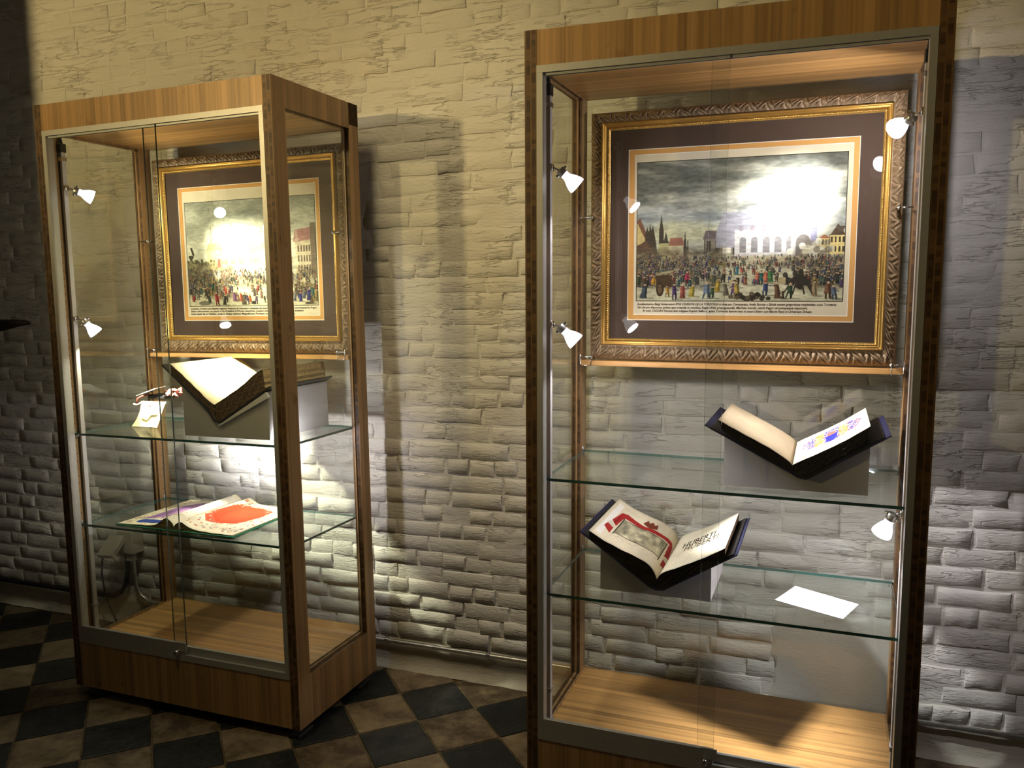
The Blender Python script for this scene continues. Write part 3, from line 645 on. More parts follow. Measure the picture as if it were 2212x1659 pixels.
def picture_market():
    rnd = random.Random(8); p = Pic(410, 275, (206, 200, 172))
    n = vnoise(p.h, p.w, 6, 3, 21, 5); y = p.Y
    d = np.clip((.9 - n * .8 - y * .9) * 1.2, 0, .7)[..., None]
    p.a[:] = np.array((206, 202, 178)) / 255 * (1 - d) + np.array((112, 116, 104)) / 255 * d
    p.a *= (.9 + .2 * n)[..., None]
    g = p.Y > .72; p.a[g] = (np.array((204, 196, 162)) / 255 * (.9 + .2 * n[..., None]))[g]
    p.line(.205, .24, .205, .50, .002, (120, 112, 88)); p.poly([(.16, .48), (.18, .40), (.26, .39), (.30, .48)], (150, 140, 104)); p.rect(.165, .29, .47, .66, (186, 172, 124)); p.poly([(.195, .47), (.205, .28), (.215, .47)], (140, 130, 96))
    for k in range(5): p.rect(.30 + k * .09, .37 + k * .09, .50 - .03 * (k % 2), .74, (206, 198, 168)); p.poly([(.30 + k * .09, .50 - .03 * (k % 2)), (.335 + k * .09, .40), (.37 + k * .09, .50 - .03 * (k % 2))], (186, 172, 146))
    for k in range(24): q = rnd.random(); p.rect(.31 + q * .5, .325 + q * .5, .55, .60, (160, 150, 126), .7)
    p.rect(.845, .97, .40, .72, (204, 190, 158)); p.poly([(.83, .42), (.845, .31), (.96, .29), (.985, .40)], (168, 124, 116)); p.rect(.955, 1, .25, .75, (122, 108, 92)); p.poly([(.84, .42), (.855, .30), (.875, .42)], (188, 158, 140))
    for r in range(3):
        for k in range(5): p.rect(.862 + k * .02, .874 + k * .02, .45 + r * .09, .51 + r * .09, (116, 102, 88))
    for k in range(4):
        yy = .52 + k * .062; x = .035 + .002 * k
        p.ell(x - .008, yy, .012, .016, (70, 66, 50)); p.ell(x + .010, yy, .012, .016, (70, 66, 50)); p.poly([(x - .02, yy + .006), (x + .022, yy + .006), (x, yy + .045)], (70, 66, 50))
    for q in range(260):
        x = abs(rnd.gauss(.03, .08)); p.ell(x, rnd.uniform(.56, .86), .010, .015, rnd.choice([(60, 58, 46), (96, 94, 66), (122, 118, 84), (74, 70, 58), (150, 140, 98)]), .9)
    p.line(.04, .44, .055, .50, .008, (50, 46, 38)); p.poly([(.25, .55), (.27, .55), (.275, .63), (.245, .63)], (170, 70, 60)); p.rect(.27, .33, .55, .60, (190, 170, 110))
    p.poly([(.26, .68), (.36, .64), (.37, .72), (.27, .76)], (186, 150, 132))
    mottle(p, -.05, .40, .56, .95, 71, .08, .95); mottle(p, .8, 1.05, .62, .95, 73, .06, .7); mottle(p, .25, .9, .68, .84, 75, .05, .55)
    crowd(p, rnd, .66, .80, 420, lambda x, t: .75, .026, .05)
    crowd(p, rnd, .80, .93, 150, lambda x, t: .9 if x < .35 or x > .8 else .55, .05, .085)
    crowd(p, rnd, .93, .985, 26, lambda x, t: 1, .08, .11)
    for x, yb, hh, c in ((.23, .985, .13, (164, 62, 54)), (.42, .95, .09, (176, 84, 54)), (.49, .96, .08, (190, 110, 60)), (.37, .95, .10, (136, 92, 120)), (.20, .85, .08, (46, 98, 84)), (.30, .88, .08, (190, 84, 56)), (.93, .95, .12, (60, 60, 120)), (.96, .93, .12, (64, 106, 96)), (.87, .96, .09, (60, 62, 130)), (.04, .95, .07, (164, 58, 58)), (.55, .86, .07, (150, 64, 60))): figure(p, x, yb, hh, c, rnd)
    p.ell(.515, .965, .018, .016, (52, 46, 38)); p.ell(.13, .965, .05, .022, (96, 92, 78), .8); p.ell(.93, .975, .03, .012, (80, 70, 56))
    hatch(p, 24, .14); b = .004
    p.put((p.X < b) | (p.X > 1 - b) | (p.Y < b * 1.4) | (p.Y > 1 - b * 1.4), (58, 54, 42)); return p
def colour_sheet(name, pic, fn, mat, parent, smooth=True):
    """grid mesh whose vertices carry the picture; fn(u, v) -> point, u to the right, v down"""
    w, h = pic.w, pic.h; mb = MB().grid(lambda u, v: fn(u, v), w - 1, h - 1)
    me = mb.mesh(name, mat, smooth, fix=False)
    at = me.color_attributes.new('Col', 'FLOAT_COLOR', 'POINT')
    c = np.ones((h * w, 4), np.float32); c[:, :3] = srgb2lin(pic.a).reshape(-1, 3)
    at.data.foreach_set('color', c.ravel()); return link(name, me, parent)
def text_mesh(name, body, M4, width, size, mat, parent, shear=0.0, align='LEFT'):
    cu = bpy.data.curves.new('t', 'FONT'); cu.body = body; cu.size = size; cu.shear = shear; cu.resolution_u = 2; cu.align_x = 'LEFT'; cu.offset = size * 0.018
    ob = bpy.data.objects.new('t', cu); COL.objects.link(ob); bpy.context.view_layer.update()
    me = bpy.data.meshes.new_from_object(ob.evaluated_get(bpy.context.evaluated_depsgraph_get()))
    bpy.data.objects.remove(ob); bpy.data.curves.remove(cu)
    xs = [v.co.x for v in me.vertices]; x0, wd = min(xs), max(xs) - min(xs); k = width / wd if width else 1
    for v in me.vertices: v.co = M4 @ Vector(((v.co.x - x0) * k, v.co.y, 0))
    me.materials.clear(); me.materials.append(mat); me.name = name; return link(name, me, parent)

# ------------------------------------------------------------------ framed engravings
def framed(M4, dx, label, pic, box, lines, tlabel):
    """picture coordinates are case-local, shifted by dx; the root sits at the bottom middle of the frame"""
    X0, X1, Z0, Z1 = .055, .945, 1.2135, 1.974; bx, by, bz = .5 + dx, .455, Z0
    r = thing('framed_print', M4 @ T(bx, by, bz), label, 'framed print', 'framed engravings in the cases')
    L = lambda x, y, z: (x - .5, y - by, z - bz)
    def ring(name, o, i, prof, mat, n_per_m, relief=None, M_=8, smooth=True):
        """moulding between rectangles o (outer) and i (inner); prof(t) -> y; relief(s, t) -> extra depth"""
        mb = MB(); oc = [(o[0], o[2]), (o[1], o[2]), (o[1], o[3]), (o[0], o[3])]; ic = [(i[0], i[2]), (i[1], i[2]), (i[1], i[3]), (i[0], i[3])]
        for k in range(4):
            a, b, c, d = oc[k], oc[(k + 1) % 4], ic[(k + 1) % 4], ic[k]; ln = math.hypot(b[0] - a[0], b[1] - a[1]); N = max(1, int(ln * n_per_m))
            def fn(u, t, a=a, b=b, c=c, d=d, ln=ln):
                x = (a[0] + (b[0] - a[0]) * u) * (1 - t) + (d[0] + (c[0] - d[0]) * u) * t; z = (a[1] + (b[1] - a[1]) * u) * (1 - t) + (d[1] + (c[1] - d[1]) * u) * t
                s = (u - .5) * ln
                return L(x, prof(t) - (relief(s, t) if relief else 0), z)
            mb.grid(fn, N, M_)
        return mb.build(name, mat, r, smooth)
    def pl(pts):
        def f(t):
            for (t0, v0), (t1, v1) in zip(pts, pts[1:]):
                if t <= t1: return v0 + (v1 - v0) * (t - t0) / max(1e-9, t1 - t0)
            return pts[-1][1]
        return f
    def acanthus(s, t):                         # paired scrolling leaves with a stem every 5 cm
        q = (s / .05) % 1.0; q2 = abs(q - .5) * 2; env = math.sin(math.pi * min(1, max(0, (t - .12) / .80)))
        ph = t * 5.5 - 6.5 * q2 * (1 - .45 * t); leaf = .5 + .5 * math.sin(ph * 2.0); vein = .5 + .5 * math.sin(ph * 4.0 + 9 * t)
        stem = math.exp(-(q2 / .10) ** 2) * .9; eye = math.exp(-((q2 - .98) / .12) ** 2 - ((t - .82) / .1) ** 2) * -1.2
        return env * (.0085 * leaf + .0030 * vein + .005 * stem) + .006 * eye * env
    O = (X0, X1, Z0, Z1); G = (.0925, .9095, 1.262, 1.940); Bd = (.110, .893, 1.2765, 1.9245); Mt = (.118, .886, 1.283, 1.9166)
    ring('carved_frame', O, G, pl([(0, .4755), (.03, .454), (.12, .450), (.5, .447), (.85, .449), (1, .450)]), m_bronze, 560, acanthus, 16)
    ring('gilt_moulding', G, Bd, pl([(0, .449), (.06, .438), (.30, .434), (.55, .440), (.72, .4375), (.9, .443), (1, .450)]), m_gold, 1.5, None, 14, True)
    ring('bead_moulding', Bd, Mt, pl([(0, .450), (.1, .447), (1, .4525)]), m_gold, 620, lambda s, t: .0032 * abs(math.sin(math.pi * s / .0068)) * math.sin(math.pi * min(1, t * 1.15)) if t < .87 else 0, 6)
    flat = lambda n, o, i, y, m: ring(n, o, i, lambda t: y, m, 1, None, 1, False)
    Tn = (.1735, .829, 1.340, 1.858); Pr = (.193, .8125, 1.357, 1.842)
    flat('outer_mat', (.112, .892, 1.277, 1.923), Tn, .4565, m_mat_dark)
    ring('mat_bevel', Tn, (Tn[0] + .002, Tn[1] - .002, Tn[2] + .002, Tn[3] - .002), lambda t: .4565 + .0015 * t, m_bevel, 1, None, 1, False)
    flat('inner_mat', (Tn[0] - .01, Tn[1] + .01, Tn[2] - .01, Tn[3] + .01), Pr, .458, m_mat_tan)
    ring('mat_bevel', Pr, (Pr[0] + .002, Pr[1] - .002, Pr[2] + .002, Pr[3] - .002), lambda t: .458 + .0013 * t, m_bevel, 1, None, 1, False)
    sh = MB().box(Pr[0] - .01 - .5, Pr[1] + .01 - .5, .4595 - by, .4605 - by, Pr[2] - .01 - bz, Pr[3] + .01 - bz).build('print_sheet', m_paper, r)
    x0, x1, z0, z1 = box
    colour_sheet('engraving', pic, lambda u, v: L(x0 + (x1 - x0) * u, .4592, z1 + (z0 - z1) * v), m_print, sh)
    R90 = Matrix.Rotation(math.pi / 2, 4, 'X')
    for (body, xa, xb, z, sz, shr) in lines:
        text_mesh('caption', body, T(*L(xa, .4590, z)) @ R90, xb - xa, sz, m_ink, sh, shr)
    MB().box(Mt[0] - .004 - .5, Mt[1] + .004 - .5, .4535 - by, .4555 - by, Mt[2] - .004 - bz, Mt[3] + .004 - bz).build('picture_glass', m_glass, r)
    MB().box(X0 + .012 - .5, X1 - .012 - .5, .4612 - by, .4745 - by, .012, Z1 - Z0 - .012).build('backing_board', m_paper, r)
    return r
framed(CASE_R, 0.0, 'gilt-framed coloured engraving of a crowded square before a great church, in the right case', picture_square(), (.200, .7995, 1.3985, 1.819),
       [("Excellentissimo Belgij Gubernatori D'NI CENSIONI DE LA TORDOIGA in Aula per Cometeriam, Aedis Sanctae a Saluda nomen gregorianus resplendeat cuius Tormenta", .2045, .782, 1.3868, .0100, .28),
        ("his clarum dispuncta quibus que notanda in omnibus Regia Urbis propugnaculis, Machina mundo uterit fragor circumquaque reponunt;", .2055, .705, 1.3765, .0098, .28),
        ("At nunc CAESARIS Nomen latio vulgique Duplum Bellicos, quiam Tormentis laurum nunc in unum Urbem cum illarum Ronc in Universum Orbem.", .221, .717, 1.3662, .0098, .12)], '')
framed(CASE_L, 0.019, 'gilt-framed coloured engraving of a market crowd before gabled houses, in the left case', picture_market(), (.2005, .8065, 1.395, 1.8005),
       [("Serenissimo Archiduci quam Rupensis belgicarum Provinciam de Gubernator in Antuerpia cum plausu atque gaudio ciuium receptus est anno Humaniphilus Prague", .2045, .795, 1.3838, .0100, .28),
        ("Bellum Alicoverianae suis gemini in Pax Parallelum & Principis Selectivum, compleri omnium uota suscepta coronam accipiunt;", .2055, .74, 1.3735, .0098, .28),
        ("Quis quid de in Pelium, orta in Belga tulisset Magnificum Pontem suae possunt Tutelarem.", .2055, .70, 1.3632, .0098, .12)], '')

# ------------------------------------------------------------------ open books on cradles
def resample(pts, n):
    d = [0]
    for a, b in zip(pts, pts[1:]): d.append(d[-1] + math.hypot(b[0] - a[0], b[1] - a[1]))
    out = []
    for k in range(n + 1):
        t = d[-1] * k / n; i = max(j for j in range(len(d) - 1) if d[j] <= t + 1e-12); f = (t - d[i]) / max(1e-9, d[i + 1] - d[i])
        out.append((pts[i][0] + (pts[i + 1][0] - pts[i][0]) * f, pts[i][1] + (pts[i + 1][1] - pts[i][1]) * f))
    return out
def smoothc(pts, it=2):
    for _ in range(it):
        q = [pts[0]]
        for a, b in zip(pts, pts[1:]): q += [(a[0] * .75 + b[0] * .25, a[1] * .75 + b[1] * .25), (a[0] * .25 + b[0] * .75, a[1] * .25 + b[1] * .75)]
        pts = q + [pts[-1]]
    return pts
def thick(line, t):                            # thicken an open x,z polyline downwards into a closed polygon
    off = []
    for i, p in enumerate(line):
        a, b = line[max(0, i - 1)], line[min(len(line) - 1, i + 1)]; dx, dz = b[0] - a[0], b[1] - a[1]; l = math.hypot(dx, dz)
        nx, nz = dz / l, -dx / l
        off.append((p[0] + nx * t, p[1] + nz * t))
    return line + off[::-1]
def open_book(M4, base, label, cover, yc, lpage, rpage, yp, lpic, rpic, edge, cover_t=.005, support=None, fore=None, wob=.0022, sup_mat=None):
    """cover / lpage / rpage: x,z polylines of the cross-section (left to right; pages from the gutter outwards); yc, yp: depth ranges"""
    r = thing('open_book', M4 @ T(*base), label, 'book')
    L = lambda x, y, z: (x - base[0], y - base[1], z - base[2]); P = lambda pts: [(x - base[0], z - base[2]) for x, z in pts]
    MB().prism(thick(P(cover), cover_t), yc[0] - base[1], yc[1] - base[1]).build('cover', m_leather, r)
    if support: MB().prism(thick(P(support[0]), .003), support[1] - base[1], support[2] - base[1]).build('support_board', sup_mat or m_navy, r)
    for side, pg, pic in (('l', lpage, lpic), ('r', rpage, rpic)):
        n = 26; top = resample(smoothc(pg), n)
        # lower outline of the block: the cover line under the page
        half = cover[:len(cover) // 2 + 1][::-1] if side == 'l' else cover[len(cover) // 2:]
        def under(x):
            pts = sorted(cover)
            for a, b in zip(pts, pts[1:]):
                if a[0] <= x <= b[0] and b[0] > a[0]: return a[1] + (b[1] - a[1]) * (x - a[0]) / (b[0] - a[0]) + .0005
            return pts[0][1] if x < pts[0][0] else pts[-1][1]
        rn = random.Random(len(label) + (5 if side == 'l' else 9)); ph = rn.uniform(0, 6)
        def ywob(k, j): return wob * (math.sin(k * .9 + ph) * .6 + math.sin(k * 2.3 + j * 1.7 + ph) * .6)
        m = 7; mb = MB()
        for front in (0, 1):
            y = yp[front]; sg = 1 if front == 0 else -1
            def fn(u, v, y=y, sg=sg):
                k = u * n; i = min(n - 1, int(k)); f = k - i; x = top[i][0] + (top[i + 1][0] - top[i][0]) * f; z = top[i][1] + (top[i + 1][1] - top[i][1]) * f
                zu = min(under(x), z); dx_ = .012 * (1 if side == 'l' else -1) * v * u * (0 if fore is None else fore)
                return L(x + dx_, y + sg * (.002 + ywob(k * .5, v * m)), z + (zu - z) * v)
            mb.grid(fn, n, m)
        xo, zo = top[-1]
        def fe(u, v):
            zu = min(under(xo), zo); dx_ = .012 * (1 if side == 'l' else -1) * v * (0 if fore is None else fore)
            return L(xo + dx_ + .0012 * math.sin(v * 23), yp[0] + .002 + (yp[1] - yp[0] - .004) * u, zo + (zu - zo) * v)
        mb.grid(fe, 10, m, 1)
        mb.build('page_block', list(edge) if isinstance(edge, (tuple, list)) else [edge, edge], r, False)
        w, h = pic.w, pic.h
        def pf(u, v, side=side, top=top):      # u across the page (left to right), v from the back edge to the front
            t = (1 - u) if side == 'l' else u; k = t * n; i = min(n - 1, int(k)); f = k - i
            x = top[i][0] + (top[i + 1][0] - top[i][0]) * f; z = top[i][1] + (top[i + 1][1] - top[i][1]) * f
            y0 = yp[0] + ywob(k * .5, 0) * .8; y1 = yp[1] - ywob(k * .4, 1) * .8
            return L(x, y1 + (y0 - y1) * v, z + .0012)
        colour_sheet('page', pic, pf, m_page, r)
    return r
def cradle(M4, poly, y0, y1, label, extra=None):
    cx = sum(p[0] for p in poly) / len(poly); zb = min(p[1] for p in poly)
    r = thing('book_cradle', M4 @ T(cx, y0, zb), label, 'book stand', 'V-shaped book cradles')
    MB().prism([(x - cx, z - zb) for x, z in poly], 0, .004).build('front_panel', m_cradle, r)
    MB().prism([(x - cx, z - zb) for x, z in poly], y1 - y0 - .004, y1 - y0).build('back_panel', m_cradle, r)
    xl, xr = min(p[0] for p in poly), max(p[0] for p in poly)
    zl = max(p[1] for p in poly if p[0] == xl); zr = max(p[1] for p in poly if p[0] == xr)
    MB().box(xl - cx, xl - cx + .004, .004, y1 - y0 - .004, 0, zl - zb - .003).build('side_panel', m_cradle, r)
    MB().box(xr - cx - .004, xr - cx, .004, y1 - y0 - .004, 0, zr - zb - .003).build('side_panel', m_cradle, r)
    top = [p for p in poly if p[1] > zb + 1e-6]; top.sort()
    for a, b in zip(top, top[1:]):
        MB().prism([(a[0] - cx, a[1] - zb), (b[0] - cx, b[1] - zb), (b[0] - cx, b[1] - zb - .004), (a[0] - cx, a[1] - zb - .004)], .004, y1 - y0 - .004).build('sloping_board', m_cradle, r)
    if extra:
        a, b, t0, ov = extra
        dx, dz = b[0] - a[0], b[1] - a[1]; l = math.hypot(dx, dz); nx, nz = dz / l * t0, -dx / l * t0
        MB().prism([(a[0] - cx, a[1] - zb), (b[0] - cx, b[1] - zb), (b[0] + nx - cx, b[1] + nz - zb), (a[0] + nx * .2 - cx, a[1] + nz * .2 - zb)], -ov, -.0005).build('front_lip', m_white, r)
    return r
def paper(w, h, c, seed, k=.06):
    p = Pic(w, h, c); n = vnoise(h, w, 4, 4, seed, 4); p.a *= (1 - k + 2 * k * n)[..., None]
    e = np.minimum(np.minimum(p.X, 1 - p.X), np.minimum(p.Y, 1 - p.Y)); p.a *= (1 - .18 * np.clip(1 - e / .05, 0, 1) * n * 1.5)[..., None].clip(.6, 1); return p
CREAM = (232, 218, 186)
def page_cartouche():                           # red drapery round a grey view, for the lower book
    p = paper(130, 150, CREAM, 31); rnd = random.Random(4)
    p.rect(.05, .13, .10, .92, (246, 240, 228), .9)
    p.rect(.24, .86, .38, .74, (150, 142, 112)); n = vnoise(p.h, p.w, 10, 14, 33, 4); m = (p.X > .24) & (p.X < .86) & (p.Y > .38) & (p.Y < .74)
    p.a[m] = (np.array((196, 186, 150)) / 255 * (.45 + .85 * n[..., None]))[m]
    for x in (.24, .86): p.line(x, .36, x, .77, .010, (44, 38, 30))
    p.line(.24, .74, .86, .74, .006, (70, 62, 50)); p.line(.24, .38, .86, .38, .005, (90, 80, 64))
    red = (168, 44, 40); dk = (122, 30, 30)
    p.poly([(.16, .26), (.24, .22), (.36, .27), (.50, .30), (.62, .28), (.76, .28), (.92, .24), (.97, .30), (.86, .34), (.70, .36), (.55, .37), (.40, .37), (.26, .34), (.18, .36)], red)
    for s in (0, 1):
        X = lambda x: x if s == 0 else 1.12 - x
        p.poly([(X(.16), .28), (X(.23), .34), (X(.21), .60), (X(.12), .52)], red); p.poly([(X(.10), .62), (X(.20), .66), (X(.20), .80), (X(.09), .72)], red)
        p.poly([(X(.12), .54), (X(.21), .62), (X(.20), .66), (X(.09), .62)], (214, 204, 176)); p.line(X(.18), .36, X(.17), .56, .008, dk)
    p.poly([(.46, .24), (.50, .12), (.53, .18), (.57, .12), (.60, .18), (.64, .13), (.66, .25), (.56, .30)], (120, 58, 36))
    for k in range(60): p.ell(.2 + rnd.random() * .68, .79 + rnd.gauss(0, .02), .008, .004, (150, 138, 108), .7)
    return p
def page_lines(w, h, c, seed, rows=(.1, .9), n=14, k=.35, x=(.12, .9)):
    p = paper(w, h, c, seed); rnd = random.Random(seed)
    for q in range(n):
        y = rows[0] + (rows[1] - rows[0]) * q / max(1, n - 1); t = x[0]
        while t < x[1]:
            l = rnd.uniform(.02, .07); p.rect(t, min(x[1], t + l), y - .006, y + .006, (120, 96, 66), k * rnd.uniform(.5, 1)); t += l + .015
    return p
def page_arms():                                # blue and gold achievement of arms
    p = paper(240, 200, (238, 226, 198), 41); rnd = random.Random(6)
    B, G, R = (52, 56, 158), (198, 146, 44), (168, 96, 72)
    for k in range(1100):
        a = rnd.uniform(0, 2 * math.pi); q = rnd.random() ** .6; x, y = .50 + .42 * q * math.cos(a), .44 + .27 * q * math.sin(a)
        d = abs(x - .5); c = B if (d < .10 or .24 < d < .33) else G if d < .22 else (120, 92, 128)
        if rnd.random() < .22: c = R
        p.ell(x, y, rnd.uniform(.005, .017), rnd.uniform(.006, .02), c, .75)
    p.poly([(.42, .42), (.58, .42), (.57, .62), (.50, .70), (.43, .62)], B); p.poly([(.44, .30), (.56, .30), (.55, .42), (.45, .42)], (186, 112, 84))
    for k in range(5): p.ell(.44 + .03 * k, .26, .010, .03, (176, 150, 120))
    p.line(.10, .49, .22, .47, .006, (120, 112, 140)); p.line(.78, .43, .92, .41, .006, (120, 112, 140))
    p.line(.14, .86, .36, .80, .007, (178, 150, 112)); p.line(.36, .80, .66, .82, .007, (178, 150, 112)); p.line(.66, .82, .90, .76, .007, (178, 150, 112)); p.line(.14, .90, .60, .88, .005, (190, 164, 128)); p.ell(.14, .89, .02, .02, (190, 120, 80), .8)
    return p
def page_left_illum():
    p = paper(150, 150, (236, 226, 190), 51); rnd = random.Random(5)
    for k in range(90): p.ell(rnd.choice((rnd.uniform(.04, .12), rnd.uniform(.05, .9))), rnd.uniform(.05, .92), .014, .010, rnd.choice([(112, 122, 70), (170, 90, 60), (150, 130, 80), (90, 100, 140)]), .55)
    p.rect(.16, .92, .08, .80, (240, 232, 204)); p.poly([(.16, .80), (.16, .30), (.34, .10), (.46, .14), (.40, .45), (.36, .70)], (150, 112, 158), .85); p.poly([(.20, .70), (.26, .30), (.34, .20), (.30, .60)], (120, 80, 140), .9)
    for k in range(26): p.line(.2 + rnd.random() * .2, .75, .3 + rnd.random() * .25, .2, .006, rnd.choice([(176, 130, 176), (196, 150, 170), (130, 92, 150)]), .7)
    p.ell(.62, .14, .09, .08, (196, 92, 70), .9); p.ell(.66, .17, .04, .04, (150, 60, 50)); p.line(.40, .16, .56, .10, .012, (120, 100, 130))
    p.poly([(.16, .85), (.20, .80), (.60, .80), (.64, .86), (.60, .92), (.20, .92)], (56, 78, 150)); p.ell(.78, .86, .06, .03, (170, 150, 100), .6)
    for k in range(260): p.ell(rnd.choice((rnd.uniform(.03, .15), rnd.uniform(.03, .95))), rnd.choice((rnd.uniform(.74, .80), rnd.uniform(.90, .96), rnd.uniform(.1, .9))), rnd.uniform(.005, .012), rnd.uniform(.004, .010), rnd.choice([(140, 126, 84), (120, 116, 70), (176, 110, 80), (128, 104, 140), (206, 190, 150)]), .45)
    return p
def page_right_illum():
    p = paper(150, 150, (238, 228, 192), 52); rnd = random.Random(9)
    for k in range(150):
        x, y = rnd.choice(((rnd.uniform(.06, .94), rnd.uniform(.76, .93)), (rnd.uniform(.80, .95), rnd.uniform(.08, .9)), (rnd.uniform(.2, .8), rnd.uniform(.06, .12))))
        p.ell(x, y, .018, .011, rnd.choice([(196, 98, 64), (112, 104, 96), (168, 84, 58), (128, 132, 84), (120, 110, 140)]), .6)
    p.poly([(.16, .60), (.22, .20), (.34, .12), (.60, .12), (.78, .18), (.80, .40), (.70, .66), (.44, .72), (.28, .70)], (206, 66, 38)); p.poly([(.16, .66), (.22, .60), (.44, .72), (.30, .76)], (196, 90, 60))
    for k in range(14): p.line(.2 + k * .04, .2, .24 + k * .04, .66, .004, (222, 96, 60), .6)
    for k in range(260):
        a = rnd.uniform(0, 6.283); x, y = .48 + .33 * math.cos(a) + rnd.gauss(0, .02), .42 + .31 * math.sin(a) + rnd.gauss(0, .02)
        p.ell(x, y, rnd.uniform(.006, .016), rnd.uniform(.005, .013), rnd.choice([(190, 100, 74), (206, 84, 54), (120, 112, 124), (150, 120, 90), (232, 214, 176)]), .6)
    return p
# right case, lower shelf: book with a map cartouche
zs = .590
cradle(CASE_R, [(.181, zs + .0005), (.490, zs + .0005), (.490, .6985), (.362, .6215), (.333, .6265), (.181, .7285)], .120, .400, 'pale cradle under the map book on the lower shelf')
open_book(CASE_R, (.345, .08, .620), 'dark leather book open at a red-draped map, on the lower shelf', [(.140, .7615), (.333, .6325), (.348, .6285), (.363, .6285), (.551, .7440)], (.082, .448),
          [(.3495, .6495), (.339, .676), (.324, .6917), (.2898, .7089), (.2519, .7205), (.192, .7472), (.158, .7690)], [(.3505, .6495), (.356, .662), (.3662, .6720), (.4109, .6915), (.4695, .7210), (.5290, .7565)], (.080, .446),
          page_cartouche(), page_lines(120, 150, (244, 234, 206), 61, (.55, .93), 9, .25), [m_edge_dark, m_edge_brown], .006,
          ([(.1318, .7655), (.330, .6290), (.348, .6222), (.366, .6235), (.5600, .7440)], .079, .452))
bk = bpy.data.objects[[o.name for o in bpy.data.objects if o.name.startswith('open_book')][-1]]
ang = math.atan2(.7565 - .6915, .529 - .4109)
HM = T(.392 - .345, .236 - .08, .6905 - .620 + .0035) @ Matrix.Rotation(-ang, 4, 'Y')
text_mesh('heading', 'HUBERTI', HM, .104, .070, m_ink, bk)
# right case, upper shelf: armorial
zs = .920
cradle(CASE_R, [(.517, zs + .0005), (.872, zs + .0005), (.872, 1.0475), (.722, .9525), (.706, .9555), (.517, 1.0505)], .115, .385, 'pale cradle under the armorial book on the upper shelf')
open_book(CASE_R, (.705, .08, .955), 'thick black-edged book open at a blue and gold coat of arms, on the upper shelf', [(.4850, 1.0795), (.690, .9770), (.706, .9690), (.7225, .9660), (.9020, 1.0790)], (.082, .405),
          [(.6900, .9926), (.6860, .9995), (.6461, 1.0262), (.5969, 1.0521), (.5541, 1.0726), (.5038, 1.0991)], [(.6910, .9926), (.7050, 1.0020), (.7561, 1.0290), (.8074, 1.0591), (.8695, 1.1022)], (.080, .403),
          paper(110, 130, (226, 208, 168), 71), page_arms(), [m_edge_dark, m_edge_dark], .005, ([(.4700, 1.0862), (.690, .9730), (.706, .9640), (.7235, .9600), (.9166, 1.0835)], .079, .410), fore=1.0)
# left case, upper shelf: large folio
zs = .948
cradle(CASE_L, [(.486, zs + .0005), (.850, zs + .0005), (.850, 1.1130), (.652, .9900), (.630, .9990), (.486, 1.1350)], .108, .455, 'pale cradle under the large folio in the left case', ((.645, .9935), (.8500, 1.1130), .020, .010))
open_book(CASE_L, (.640, .09, .995), 'large thick folio open at a glaring blank page in the left case', [(.4087, 1.1990), (.5991, 1.0480), (.6300, 1.0085), (.6420, 1.0030), (.8640, 1.1330)], (.100, .466),
          [(.6280, 1.0620), (.5991, 1.0750), (.5200, 1.1430), (.4400, 1.2010)], [(.6290, 1.0630), (.6600, 1.0790), (.7417, 1.1250), (.8083, 1.1755), (.8350, 1.1860)], (.104, .462),
          paper(110, 140, (238, 226, 186), 81, .03), paper(60, 80, (226, 212, 170), 82), [m_edge_brown, m_edge_tan], .006, None, fore=-.6)
# left case, lower shelf: green-bound facsimile lying flat
zs = .610
lp = [(.4500, .6160)] + [(.4500 - .26 * t, .6160 + .034 * math.exp(-((t - .13) / .12) ** 2) + .006 * (1 - t)) for t in (.02, .06, .10, .14, .2, .3, .45, .65, .85, 1)]
rp = [(.4500, .6160)] + [(.4500 + .255 * t, .6160 + .024 * math.exp(-((t - .13) / .12) ** 2) + .006 * (1 - t)) for t in (.02, .06, .10, .14, .2, .3, .45, .65, .85, 1)]
gb = open_book(CASE_L, (.45, .06, zs), 'green-covered picture book with red and blue illustrations lying open flat', [(.1840, .6140), (.43, .6140), (.45, .6135), (.47, .6140), (.7120, .6140)], (.060, .440), lp, rp, (.066, .434),
          page_left_illum(), page_right_illum(), [m_edge_tan, m_edge_tan], .0035)
for c in gb.children:
    if c.name.startswith('cover'): c.data.materials[0] = m_green

# ------------------------------------------------------------------ small exhibits
r = thing('caption_card', CASE_R @ T(.762, .215, .590), 'white card with a small mark lying on the lower shelf at right', 'card')
pts = [(.7022, .3226), (.8666, .234), (.8256, .116), (.654, .193)]
mb = MB(); n = len(pts); V = [(x - .762, y - .215, .0006) for x, y in pts] + [(x - .762, y - .215, .0016) for x, y in pts]
mb.add(V, [(3, 2, 1, 0), (4, 5, 6, 7)] + [(i, (i + 1) % 4, (i + 1) % 4 + 4, i + 4) for i in range(4)]).build('sheet', m_white, r)
text_mesh('lettering', 'No', T(.712 - .762, .300 - .215, .0019) @ Matrix.Rotation(math.radians(-28), 4, 'Z'), .018, .014, m_ink, r)
